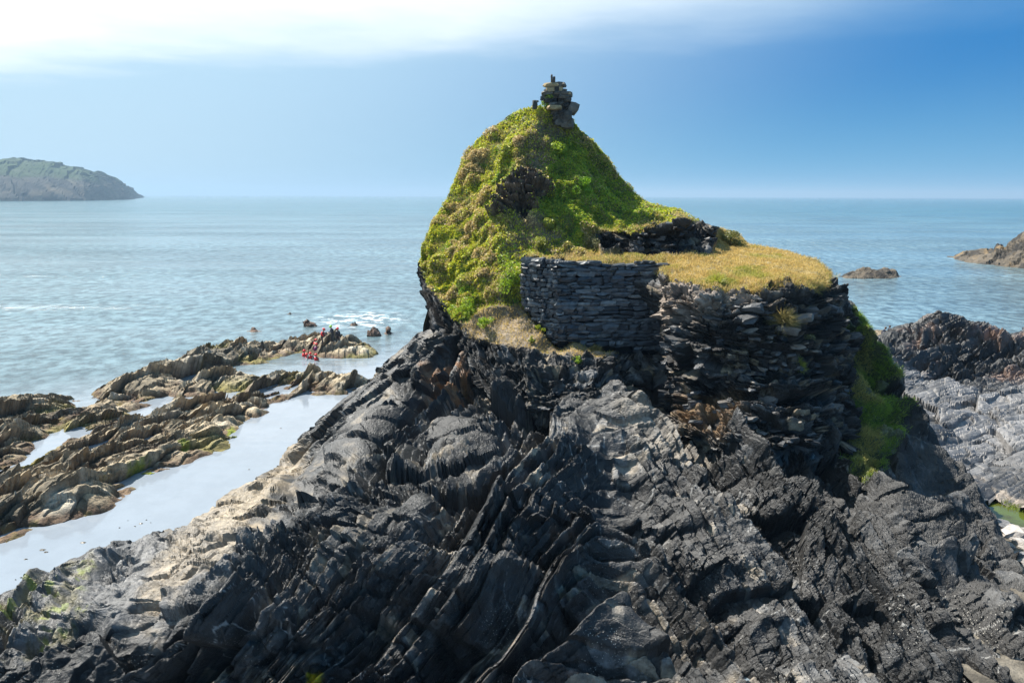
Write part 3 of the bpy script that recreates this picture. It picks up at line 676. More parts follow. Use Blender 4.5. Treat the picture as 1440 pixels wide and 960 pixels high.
def ridge_rock(name, label, cat, sil, base_py, mat, thick, seed, bl, cols, nx=120, ny=40, amp=0.5, group=None, kind=None, steep=0.55, parent=None, land=None, floor=-0.6):
    """a free-standing rock: skyline (px, py) at the distance of its waterline pixel row base_py"""
    sil = np.array(sil, float); xs = np.linspace(sil[0, 0], sil[-1, 0], nx); top = interp(xs, sil)
    bpy_ = interp(xs, base_py) if hasattr(base_py, '__len__') else np.full(nx, base_py)
    d0 = Pz(xs, bpy_, 0.0)[:, 1]
    t = np.linspace(-1, 1, ny); th = thick if hasattr(thick, '__len__') else np.full(nx, thick)
    dt = d0 + 0.5 * th                                   # the crest stands behind the waterline
    ht = np.maximum(P(xs, top, dt)[:, 2], 0.02)
    X = P(xs, bpy_, d0)[:, 0]
    prof = np.clip(1 - np.abs(t) ** 1.7, 0, 1) ** steep
    p = np.zeros((ny, nx, 3)); p[..., 1] = dt[None] + 0.5 * th[None] * t[:, None]
    p[..., 0] = X[None] * (1 + 0.5 * th[None] * (t[:, None] + 1) / d0[None])
    p[..., 2] = ht[None] * prof[:, None] + floor * (1 - prof[:, None])
    x, y, z = p[..., 0], p[..., 1], p[..., 2]
    W = (0.72 * x + 0.2 * y + 0.6 * z + 0.6 * bl * fbm(p, 0.3 / bl, 3, seed)).astype(np.float32)
    T = (0.8 * z - 0.6 * x).astype(np.float32); Y = y.astype(np.float32)
    a, ta = beds(W, T, Y, bl, bl * 2.2, bl * 2.2, seed + 1, amp, tilt=0.8, saw=0.9)
    b, tb = beds(W, T, Y, bl * 0.35, bl * 0.9, bl * 0.9, seed + 2, amp * 0.4, tilt=0.8, saw=0.8)
    n, sg = gnormals(p); n = n * np.sign(n[..., 2:3] + 1e-6)
    k = (0.25 + 0.75 * prof)[:, None] * np.minimum(1.0, ht / (amp * 1.5))[None]
    p = p + n * ((a + b + amp * 0.6 * fbm(p, 0.5 / bl, 4, seed + 3)) * k)[..., None]
    tone = 0.55 * ta + 0.45 * tb; pat = fbm(p, 0.4 / bl, 4, seed + 4)
    col = cols[0] + (cols[1] - cols[0]) * sstep(tone + 0.3 * pat, 0.2, 0.8)[..., None]
    if len(cols) > 2: col = mixc(col, cols[2], 0.8 * sstep(pat + 0.5 * tb, 0.4, 0.7))
    if land is not None: col = land(p, col, pat)
    org = np.array([x.mean(), y.mean(), 0.0])
    o = mesh_np(name, p.reshape(-1, 3), grid_faces(ny, nx), mat, col=col.reshape(-1, 3), origin=org)
    tag(o, label, cat, group, kind)
    return o
DK = np.array([0.03, 0.026, 0.022]); BR = np.array([0.115, 0.092, 0.066]); OC = np.array([0.21, 0.14, 0.065])
ridge_rock('rock_islet', 'low dark rock islet alone in the sea right of the stack', 'islet', [(1179, 391), (1190, 385), (1208, 381), (1216, 377), (1232, 379), (1246, 378), (1258, 384), (1267, 391)], 392, M_REEF, 9.0, 410, 1.1, (DK, BR), amp=0.5)
ridge_rock('rock_point', 'brown rocky point entering the sea from the right edge of the picture', 'rock point',
           [(1331, 366), (1345, 359), (1362, 354), (1395, 351), (1399, 345), (1404, 344), (1410, 350), (1418, 340), (1428, 334), (1440, 326), (1475, 308), (1520, 300), (1620, 296)], [(1331, 366), (1440, 378), (1620, 392)], M_REEF, 26.0, 430, 2.6, (DK * 1.3, BR, OC), nx=220, ny=60, amp=1.2, steep=0.7)
def build_weed():
    m = plain_mat('wet_weed', (0.05, 0.035, 0.015), 0.4); vs = []; fs = []
    for a, b, w in [(198, 736, 6), (206, 731, 3), (190, 740, 3), (116, 763, 9), (60, 773, 10), (64, 776, 7), (36, 786, 5), (180, 732, 2), (168, 742, 3), (212, 735, 2), (30, 812, 4), (22, 815, 3), (420, 640, 3), (350, 660, 3), (395, 602, 3)]:
        c = Pz(a, b, 0.0); r = w * c[1] / F * 0.6; k = len(vs)
        for j in range(12):
            t = j * math.pi / 6; q = r * random.uniform(0.5, 1.1)
            vs.append((c[0] + q * math.cos(t), c[1] + q * 0.6 * math.sin(t), 0.015))
        vs.append((c[0], c[1], 0.04)); fs += [(k + j, k + (j + 1) % 12, k + 12) for j in range(12)]
    o = mesh_np('floating_weed', np.array(vs), np.array(fs), m); tag(o, 'scraps of dark weed floating on the lagoon', kind='stuff')
build_weed()
# small rocks breaking the surface off the reef tip
small = [((427, 452, 436, 450, 447, 456), 460, 'two lobed brown rock breaking the water left of the standing people'),
         ((516, 466, 526, 459, 538, 471), 474, 'brown rock lying in the water right of the reef tip'),
         ((540, 467, 546, 462, 553, 468), 471, 'outermost small brown rock right of the reef tip'),
         ((492, 455, 499, 453, 506, 457), 459, 'low dark rock awash beside the white foam'),
         ((347, 466, 357, 462, 368, 466), 468, 'dark rock tip seaward of the middle of the reef'),
         ((404, 441, 408, 439, 411, 442), 443, 'tiny dark rock farthest out beyond the reef')]
for i, (q, by, lab) in enumerate(small):
    ridge_rock('rock', lab, 'rock', [(q[0], q[1] + 2), (q[2], q[3]), (q[4], q[5] + 2)], by, M_REEF, 2.2, 450 + 7 * i, 0.5, (DK, np.array([0.17, 0.11, 0.08])), nx=40, ny=24, amp=0.28, group='small rocks off the reef')
# far headland
def land(p, col, pat):
    z = p[..., 2]
    g = sstep(z + 30 * pat, 42, 66)
    col = mixc(col, np.array([0.035, 0.055, 0.025]), g)
    return mixc(col, np.array([0.06, 0.085, 0.03]), 0.7 * g * sstep(pat, 0.0, 0.25) * sstep(p[..., 0], -950, -1250))
hl = ridge_rock('headland', 'far grassy headland with dark cliffs at the left horizon', None,
           [(-420, 232), (-200, 222), (0, 225), (38, 224), (70, 226), (105, 234), (140, 242), (165, 252), (185, 264), (193, 272), (203, 276.5)], [(-420, 283.5), (0, 283), (120, 282.3), (175, 281), (203, 277.8)], M_LAND,
           np.interp(np.linspace(-420, 203, 260), [-420, 100, 203], [700, 600, 180]), 480, 26, (np.array([0.035, 0.034, 0.033]), np.array([0.085, 0.075, 0.062]), np.array([0.12, 0.095, 0.065])), nx=260, ny=90, amp=6, steep=0.75, kind='structure', land=land, floor=-2.0)

# ------------------------------------------------------------------ shore rock on the right
def build_shore():
    S = [(1190, 492), (1228, 474), (1262, 459), (1290, 449), (1305, 442), (1320, 437), (1345, 440), (1352, 441), (1362, 449), (1385, 452), (1400, 460), (1420, 472), (1440, 468), (1640, 430)]
    B = [(1190, 720), (1370, 720), (1400, 700), (1440, 718), (1640, 800)]
    C = [(1200, 486, 62), (1230, 472, 64), (1290, 450, 64), (1320, 438, 63), (1360, 450, 62), (1425, 473, 60), (1640, 440, 58), (1240, 500, 58), (1300, 520, 56), (1350, 540, 54), (1440, 545, 53), (1640, 550, 50),
         (1250, 540, 53.5), (1300, 600, 45.8), (1350, 650, 41.2), (1400, 690, 0, .6), (1440, 710, 0, .5), (1640, 790, 0, .5), (1200, 600, 47), (1250, 700, 0, .6), (1500, 620, 43.5), (1600, 640, 42), (1440, 640, 41.5)]
    gx, gy, p, n, near = sheet(S, B, 1190, 1640, 380, 270, C)
    x, y, z = p[..., 0], p[..., 1], p[..., 2]
    ridge = sstep(gy - interp(gx, [(1190, 505), (1300, 520), (1350, 540), (1640, 545)]), 6, -12)
    warp = fbm(p, 0.2, 3, 501)
    W = (0.5 * z + 0.55 * y - 0.35 * x + 0.6 * warp).astype(np.float32); T = (x * 0.8 + 0.4 * z).astype(np.float32); Y = (y * 0.6 - x * 0.3).astype(np.float32)
    a, ta = beds(W, T, Y, 1.7, 4.5, 3.5, 511, 0.9, tilt=0.6, groove=0.25, saw=0.6)
    b, tb = beds(W, T, Y, 0.6, 1.6, 1.3, 512, 0.42, tilt=0.7, groove=0.3, saw=0.7)
    c, tc = beds(W, T, Y, 0.2, 0.7, 0.6, 513, 0.16, tilt=0.7, groove=0.3, saw=0.7)
    d = a * (0.55 + 0.5 * ridge) + b * (0.5 + 0.9 * ridge) + c * (0.5 + 0.8 * ridge) + 0.4 * fbm(p, 0.5, 4, 520) * (0.5 + ridge)
    d = d * (0.3 + 0.7 * sstep(near, 0, 16))
    v = p + n * d[..., None]
    pat = fbm(p, 0.4, 4, 530); pat2 = fbm(p, 1.2, 3, 531)
    tone = 0.4 * ta + 0.35 * tb + 0.25 * tc
    col = np.array([0.035, 0.034, 0.034]) + (np.array([0.19, 0.183, 0.178]) - 0.035) * sstep(tone + 0.3 * pat, 0.15, 0.8)[..., None]
    col = col * (1 - 0.68 * ridge[..., None])
    col = mixc(col, np.array([0.24, 0.15, 0.11]), 0.6 * ridge * sstep(pat + 0.6 * tb, 0.5, 0.8))
    base = sstep(gy - interp(gx, [(1360, 672), (1440, 700), (1640, 780)]), -16, 4)
    col = mixc(col, np.array([0.33, 0.27, 0.21]), 0.7 * base * sstep(pat2 + 0.5 * tb, 0.1, 0.4))
    vv, cc = add_back(v, col, 8, 14.0, -1.5)
    org = np.array([24.0, 50.0, 0.0])
    o = mesh_np('shore_rock', vv.reshape(-1, 3), grid_faces(*vv.shape[:2]), M_SHORE, col=cc.reshape(-1, 3), origin=org)
    tag(o, 'grey rock platform with a rough dark ridge behind the stack on the right', 'rock')
    return o
build_shore()
ridge_rock('rock_pillar', 'dark upright rock cut by the right edge of the picture', 'rock', [(1423, 510), (1425, 480), (1429, 462), (1436, 450), (1448, 446), (1480, 440), (1530, 470), (1560, 540)], 560, M_SHORE, 5.0, 560, 0.8, (np.array([.03, .03, .033]), np.array([.07, .07, .075])), nx=90, ny=50, amp=0.4, steep=0.3)
ridge_rock('rock', 'pale tan rock under the two seated people', 'rock', [(1216, 471), (1226, 466), (1246, 466), (1262, 470), (1280, 474)], 476, M_REEF, 6.0, 580, 0.8, (TAN * 0.6, TAN), nx=60, ny=30, amp=0.2, group=None)

# shore ground, tide pool, boulders in the gully on the right
def build_gully():
    nx, ny = 150, 120
    X = np.linspace(14, 44, nx); Y = np.linspace(20, 40, ny); gx, gy = np.meshgrid(X, Y)
    p = np.stack([gx, gy, 0.35 + 0 * gx], -1)
    p[..., 2] += 0.22 * fbm(p, 0.5, 4, 600)
    pool = [tuple(Pz(a, b, 0.45)[:2]) for a, b in POOL]
    e = polydist(gx, gy, pool); p[..., 2] -= 0.5 * sstep(e, -0.5, 0.6)
    p[..., 2] += 0.25 * sstep(e, -0.2, -1.5) * 0.6
    col = np.array([0.17, 0.15, 0.12]) * (0.7 + 0.6 * fbm(p, 1.5, 3, 601)[..., None])
    o = mesh_np('shore_ground', p.reshape(-1, 3), grid_faces(ny, nx), M_REEF, col=col.reshape(-1, 3), smooth=True)
    tag(o, 'stony ground of the gully on the right', kind='structure')
    m, nt, b = new_mat('pool_water')
    b.inputs['Base Color'].default_value = (0.07, 0.10, 0.012, 1); b.inputs['Roughness'].default_value = 0.04; b.inputs['IOR'].default_value = 1.33
    g = node(nt, 'ShaderNodeNewGeometry'); n1 = node(nt, 'ShaderNodeTexNoise'); nt.links.new(g.outputs['Position'], n1.inputs['Vector']); n1.inputs['Scale'].default_value = 1.3; n1.inputs['Detail'].default_value = 4
    cr = node(nt, 'ShaderNodeValToRGB'); nt.links.new(n1.outputs['Fac'], cr.inputs[0])
    cr.color_ramp.elements[0].position = 0.38; cr.color_ramp.elements[0].color = (0.05, 0.05, 0.01, 1)
    cr.color_ramp.elements[1].position = 0.62; cr.color_ramp.elements[1].color = (0.07, 0.09, 0.015, 1)
    nt.links.new(cr.outputs[0], b.inputs['Base Color'])
    w = np.array([(*q, 0.33) for q in pool]); c0 = w.mean(0)
    k = len(w)
    v = np.concatenate([w + (w - c0) * 0.12, [c0]]); f = np.array([(i, (i + 1) % k, k) for i in range(k)])
    o = mesh_np('tide_pool', v, f, m); tag(o, 'small green tide pool at the foot of the grey shore rock', kind='structure')
POOL = [(1352, 676), (1375, 684), (1405, 700), (1440, 716), (1480, 735), (1500, 760), (1460, 756), (1430, 744), (1400, 736), (1380, 722), (1362, 700)]
build_gully()

# ------------------------------------------------------------------ stones
def stone_meshes(k, seed, jit=0.16, mats=None):
    """irregular broken blocks in a unit box"""
    out = []
    r = np.random.default_rng(seed)
    for q in range(k):
        pts = []; idx = {}
        for i in range(3):
            for j in range(3):
                for l in range(3):
                    if (i, j, l) == (1, 1, 1): continue
                    c = np.array([i - 1, j - 1, l - 1], float) * 0.5
                    nrm = abs(i - 1) + abs(j - 1) + abs(l - 1)
                    c *= {1: 1.06, 2: 0.97, 3: 0.86}[nrm]
                    c += r.uniform(-jit, jit, 3) * np.array([1, 1, 0.8]) * 0.6
                    idx[(i, j, l)] = len(pts); pts.append(c)
        faces = []
        for ax in range(3):
            for side in (0, 2):
                for a in range(2):
                    for b in range(2):
                        quad = []
                        for da, db in ((0, 0), (1, 0), (1, 1), (0, 1)):
                            t = [0, 0, 0]; t[ax] = side; o2 = [w for w in range(3) if w != ax]; t[o2[0]] = a + da; t[o2[1]] = b + db
                            quad.append(idx[tuple(t)])
                        if (side == 2) != (ax != 1): quad = quad[::-1]
                        faces.append(quad)
        me = bpy.data.meshes.new('stone'); me.from_pydata([tuple(c) for c in pts], [], faces); me.update()
        out.append(me)
    return out
def stone_mat(name, ramp, rough=0.5, spec=0.5):
    """colour varies stone by stone"""
    m, nt, b = new_mat(name); L = nt.links.new
    oi = node(nt, 'ShaderNodeObjectInfo'); cr = node(nt, 'ShaderNodeValToRGB'); L(oi.outputs['Random'], cr.inputs[0])
    el = cr.color_ramp.elements
    while len(el) < len(ramp): el.new(0.5)
    for e, (q, c) in zip(el, ramp): e.position = q; e.color = (*c, 1)
    g = node(nt, 'ShaderNodeNewGeometry'); n1 = node(nt, 'ShaderNodeTexNoise'); L(g.outputs['Position'], n1.inputs['Vector'])
    n1.inputs['Scale'].default_value = 6; n1.inputs['Detail'].default_value = 8; n1.inputs['Roughness'].default_value = 0.7
    r1 = node(nt, 'ShaderNodeMapRange'); L(n1.outputs['Fac'], r1.inputs[0]); r1.inputs[1].default_value = .3; r1.inputs[2].default_value = .7; r1.inputs[3].default_value = .45; r1.inputs[4].default_value = 1.6
    mul = node(nt, 'ShaderNodeMix', data_type='RGBA', blend_type='MULTIPLY'); mul.inputs[0].default_value = 1; L(cr.outputs[0], mul.inputs[6]); L(r1.outputs[0], mul.inputs[7])
    L(mul.outputs[2], b.inputs['Base Color']); b.inputs['Roughness'].default_value = rough; b.inputs['Specular IOR Level'].default_value = spec
    bp = node(nt, 'ShaderNodeBump'); bp.inputs['Strength'].default_value = 0.5; bp.inputs['Distance'].default_value = 0.06
    n2 = node(nt, 'ShaderNodeTexNoise'); L(g.outputs['Position'], n2.inputs['Vector']); n2.inputs['Scale'].default_value = 14; n2.inputs['Detail'].default_value = 5
    L(n2.outputs['Fac'], bp.inputs['Height']); L(bp.outputs[0], b.inputs['Normal'])
    return m
M_STONE = stone_mat('wall_slate', [(0.0, (.022, .025, .03)), (0.5, (.05, .055, .062)), (0.8, (.085, .09, .095)), (1.0, (.17, .17, .165))], 0.42, 0.6)
M_SLAB = stone_mat('cliff_slate', [(0.0, (.025, .027, .03)), (0.45, (.06, .06, .062)), (0.75, (.09, .085, .08)), (0.93, (.16, .125, .09)), (1.0, (.12, .12, .12))], 0.5, 0.5)
M_BOULDER = stone_mat('boulder_stone', [(0.0, (.12, .12, .12)), (0.5, (.22, .2, .18)), (1.0, (.36, .33, .3))], 0.7, 0.3)
M_CAIRN = stone_mat('ruin_stone', [(0.0, (.035, .035, .035)), (0.5, (.07, .065, .055)), (1.0, (.13, .12, .10))], 0.7, 0.3)
M_CAIRN_L = stone_mat('ruin_stone_pale', [(0.0, (.30, .22, .12)), (1.0, (.38, .29, .16))], 0.8, 0.2)
ST = {}
for key, mt, jit, sd in (('wall', M_STONE, 0.17, 1), ('slab', M_SLAB, 0.2, 2), ('boulder', M_BOULDER, 0.2, 3), ('cairn', M_CAIRN, 0.12, 4), ('pale', M_CAIRN_L, 0.1, 5)):
    ST[key] = stone_meshes(10, sd, jit)
    for me in ST[key]: me.materials.append(mt)
def stone(name, kind, loc, size, rot, parent):
    o = bpy.data.objects.new(name, random.choice(ST[kind])); COL.objects.link(o)
    o.location = loc; o.scale = size; o.rotation_euler = rot
    if parent is not None:
        o.parent = parent; o.location = Vector(loc) - parent.location
    return o
# dry-stone retaining wall
def build_wall():
    L0 = P(735, 400, 39.5); K0 = P(786, 400, 38.35); R0_ = P(931, 400, 38.95)
    root = empty('stone_wall', (K0[0], K0[1], 8.0)); tag(root, 'dry stone slate retaining wall with a corner below the grassy mound', 'stone wall')
    z_at = lambda px, py, d: float(P(px, py, d)[2])
    n = 0
    for A, Bp, topz, botz, wmin, wmax in (
        (L0, K0, (z_at(735, 362, 39.5), z_at(786, 368, 38.35)), (z_at(735, 428, 39.5), z_at(786, 482, 38.35)), 0.22, 0.48),
        (K0, R0_, (z_at(786, 368, 38.35), z_at(931, 371, 38.95)), (z_at(786, 482, 38.35), z_at(931, 492, 38.95)), 0.32, 0.85)):
        e = np.array(Bp[:2]) - np.array(A[:2]); ln = np.linalg.norm(e); e /= ln
        ang = math.atan2(e[1], e[0]); nrm = np.array([e[1], -e[0]])
        z = min(botz); 
        while z < max(topz) - 0.03:
            h = random.choice((0.12, 0.16, 0.19, 0.24, 0.28)) * random.uniform(.9, 1.1); u = random.uniform(-0.15, 0.0)
            while u < ln - 0.05:
                w = random.uniform(wmin, wmax) * random.choice((0.8, 1, 1, 1.25)); uc = min(max(u + w / 2, 0.02), ln)
                f = uc / ln
                if botz[0] + (botz[1] - botz[0]) * f - 0.12 < z < topz[0] + (topz[1] - topz[0]) * f - 0.5 * h + 0.1 * math.sin(9 * f) * f and n < 300:
                    out = random.uniform(-0.05, 0.09) + 0.10 * (max(topz) - z) / 4.0
                    q = np.array(A[:2]) + e * uc + nrm * (out - 0.12)
                    stone('stone', 'wall', (q[0], q[1], z + h / 2 + random.uniform(-.02, .02)), (w * 1.04, random.uniform(0.34, 0.5), h * random.uniform(0.75, 1.2)),
                          (random.uniform(-.15, .15), random.uniform(-.12, .12), ang + random.uniform(-.2, .2)), root); n += 1
                u += w
            z += h * 0.97
    # packed rubble core behind the face stones
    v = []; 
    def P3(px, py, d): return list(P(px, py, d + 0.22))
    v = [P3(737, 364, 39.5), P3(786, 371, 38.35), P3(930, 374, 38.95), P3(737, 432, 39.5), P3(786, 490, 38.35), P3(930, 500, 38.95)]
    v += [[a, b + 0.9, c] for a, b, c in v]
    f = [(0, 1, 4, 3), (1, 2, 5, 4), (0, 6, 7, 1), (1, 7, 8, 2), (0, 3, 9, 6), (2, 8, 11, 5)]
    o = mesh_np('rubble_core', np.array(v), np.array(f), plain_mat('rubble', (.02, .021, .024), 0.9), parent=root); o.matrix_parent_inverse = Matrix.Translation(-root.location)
    print('wall stones', n)
build_wall()
# loose slates standing out of the cliff
def build_slabs():
    gx, gy, v, rock = UP['gx'], UP['gy'], UP['v'], UP['rock']
    cliff = sstep(polydist(gx, gy, [(908, 410), (1000, 416), (1100, 414), (1160, 415), (1192, 460), (1198, 600), (1120, 645), (960, 640), (915, 560)]), 0, 6)
    cl2 = sstep(polydist(gx, gy, [(838, 324), (960, 314), (1008, 324), (1004, 348), (960, 354), (845, 352)]), 0, 3)
    sc = np.clip(cliff + 0.9 * cl2, 0, 1) * (rock > 0.5) * (UP['wall'] < 0.3)
    pr = sc.ravel() / sc.sum(); pick = rng.choice(pr.size, 240, replace=False, p=pr)
    for i in pick:
        q = v.reshape(-1, 3)[i]; ly = gy.ravel()[i]
        big = 1.15 if 425 < ly < 470 else 0.9
        w = rng.choice([0.2, 0.3, 0.4, 0.6]) * rng.uniform(0.7, 1.4) * big
        stone('slab', 'slab', (q[0], q[1] + rng.uniform(-0.02, 0.12), q[2]), (w, rng.uniform(0.25, 0.5) * big, w * rng.uniform(0.15, 0.5)),
              (rng.uniform(-.3, .2), rng.uniform(-.3, .3), rng.uniform(-.9, .9)), stack)
build_slabs()
# boulders beside the pool
bl = [(1392, 742, .5), (1408, 738, .8), (1425, 750, 1.0), (1436, 762, .7), (1415, 765, .6), (1400, 756, .45), (1432, 778, .6), (1445, 748, .9), (1452, 770, .8), (1384, 730, .4), (1420, 780, .4), (1440, 788, .5), (1460, 790, .7), (1475, 770, .9)]
BL_DONE = []
BL_LAB = ['small boulder left below the tide pool', 'flat pale boulder at the near shore of the tide pool', 'largest pale boulder below the tide pool', 'boulder at the right edge of the picture below the pool', 'boulder under the largest pale one in the gully', 'small boulder at the gully edge against the dark stack', 'lower boulder by the right picture edge', 'big boulder cut by the right edge beside the pool', 'boulder behind the right edge below the cut one', 'smallest boulder touching the pool and the stack', 'small boulder lowest in the gully beside the stack', 'lowest boulder at the right edge of the picture']
for (a, b, w) in bl[:12]:
    q = Pz(a, b + 4, 0.5)
    o = stone('boulder', 'boulder', (q[0], q[1], 0.42 + 0.15 * w), (w, w * 0.8, w * 0.55), (random.uniform(-.2, .2), random.uniform(-.2, .2), random.uniform(0, 3)), None)
    tag(o, BL_LAB[len(BL_DONE)] if len(BL_DONE) < len(BL_LAB) else 'pale grey boulder lying off the right edge of the stony gully', 'boulder', 'boulders beside the tide pool'); BL_DONE.append(o)
# ruined pier of masonry on the summit
def build_cairn():
    D = 46.2; base = P(782, 178, D)
    root = empty('ruined_pillar', tuple(base)); tag(root, 'ruined stone pillar with two upright posts on the summit of the mound', 'ruin')
    px = D / F
    def blk(name, x0, y0, x1, y1, kind='cairn', dep=None, dy=0.0, rot=0.0):
        c = P((x0 + x1) / 2, (y0 + y1) / 2, D + dy); w = (x1 - x0) * px; h = (y1 - y0) * px
        stone(name, kind, tuple(c), (w * 1.05, dep or max(0.5, w * 0.8), h * 1.08), (random.uniform(-.06, .06), rot + random.uniform(-.04, .04), random.uniform(-.3, .3)), root)
    blk('post', 774.6, 106.5, 777.2, 119, dep=.12); blk('post', 777.6, 109, 780.6, 119, dep=.14)
    blk('capstone', 766, 118, 784, 122.5, 'pale', .7); blk('capstone', 780, 116.8, 794.5, 122.5, 'cairn', .7, .1, -.06)
    blk('block', 768, 122.5, 780, 129.5, 'pale', .6); blk('block', 779, 123, 785, 129.5, 'cairn', .6); blk('block', 784.5, 123, 790.5, 128.5, 'pale', .5)
    blk('stone', 765, 126, 769, 130.5); blk('stone', 789, 126, 797, 131)
    rows = [(763, 129.5, 134), (762, 134, 139), (766, 139, 144.5), (770, 144.5, 150), (772, 150, 156), (774, 156, 162), (778, 162, 169), (782, 169, 177)]
    for a, y0, y1 in rows:
        x = a
        while x < 798:
            w = random.uniform(7, 15); blk('stone', x, y0, min(x + w, 802), y1, dep=.9, dy=.25 + random.uniform(-.12, .12)); x += w
    blk('stone', 794, 130, 804, 137, 'cairn', .6, .1); blk('stone', 796, 130, 802, 133, 'pale', .4, -.1)
    blk('boulder', 799, 146, 811.5, 160, 'cairn', .8, .1, .4); blk('boulder', 793, 157, 804, 169, 'cairn', .8, 0); blk('boulder', 790, 168, 806, 180, 'cairn', .9, .2)
    blk('capstone', 770, 149, 788, 154, 'pale', .7, -.25)
    blk('stone', 749, 142.5, 755, 153, 'cairn', .25, 0.1); blk('stone', 760, 136, 764, 141, 'cairn', .25); blk('stone', 752, 141.5, 757, 144, 'cairn', .2, .1)
build_cairn()

# ------------------------------------------------------------------ vegetation
GREENS = np.array([[0.62, 0.58, 0.03], [0.46, 0.52, 0.03], [0.20, 0.36, 0.02], [0.48, 0.40, 0.08], [0.60, 0.46, 0.20], [0.38, 0.26, 0.13]])
def quads(pos, nrm, size, aspect=0.6, spread=0.9):
    k = len(pos)
    d = nrm * (1 - spread * 0.5) + rng.normal(0, spread * 0.6, (k, 3)); d /= np.linalg.norm(d, axis=1, keepdims=True)
    a = np.cross(d, rng.normal(0, 1, (k, 3))); a /= np.linalg.norm(a, axis=1, keepdims=True) + 1e-9
    b = np.cross(d, a); s = size[:, None]
    v = np.stack([pos - a * s, pos + b * s * aspect, pos + a * s, pos - b * s * aspect], 1)
    return v.reshape(-1, 3), np.arange(4 * k).reshape(-1, 4)
def blades(pos, up, length, width, lean=0.5, droop=0.3):
    k = len(pos)
    d = up + rng.normal(0, lean, (k, 3)); d /= np.linalg.norm(d, axis=1, keepdims=True)
    side = np.cross(d, rng.normal(0, 1, (k, 3))); side /= np.linalg.norm(side, axis=1, keepdims=True) + 1e-9
    L = length[:, None]; w = width[:, None]
    mid = pos + d * L * 0.55
    tip = mid + (d + np.array([0, 0, -1]) * droop + rng.normal(0, 0.15, (k, 3))) * L * 0.45
    v = np.stack([pos - side * w, pos + side * w, mid + side * w * 0.7, tip, mid - side * w * 0.7], 1).reshape(-1, 3)
    i = np.arange(k)[:, None] * 5
    return v, np.concatenate([i + np.array([[0, 1, 2, 4]])]), i + np.array([[4, 2, 3]])
def blade_obj(name, pos, up, length, width, col, mat, lean=0.5, droop=0.3):
    v, q, t = blades(pos, up, length, width, lean, droop)
    f = np.concatenate([np.stack([q[:, 0], q[:, 1], q[:, 2]], 1), np.stack([q[:, 0], q[:, 2], q[:, 3]], 1), t])
    return mesh_np(name, v, f, mat, col=np.repeat(col, 5, 0))
def pickv(w, k):
    p = w.ravel() / w.sum(); return rng.choice(p.size, k, replace=True, p=p)
def jitter(g, i):
    nc = g['gx'].shape[1]; v = g['v'].reshape(-1, 3)
    j = np.minimum(i + 1, len(v) - 1); l = np.minimum(i + nc, len(v) - 1)
    a = rng.random((len(i), 1)); b = rng.random((len(i), 1))
    return v[i] + (v[j] - v[i]) * a * (np.abs(v[j] - v[i]).max(1, keepdims=True) < 0.5) + (v[l] - v[i]) * b * (np.abs(v[l] - v[i]).max(1, keepdims=True) < 0.5)
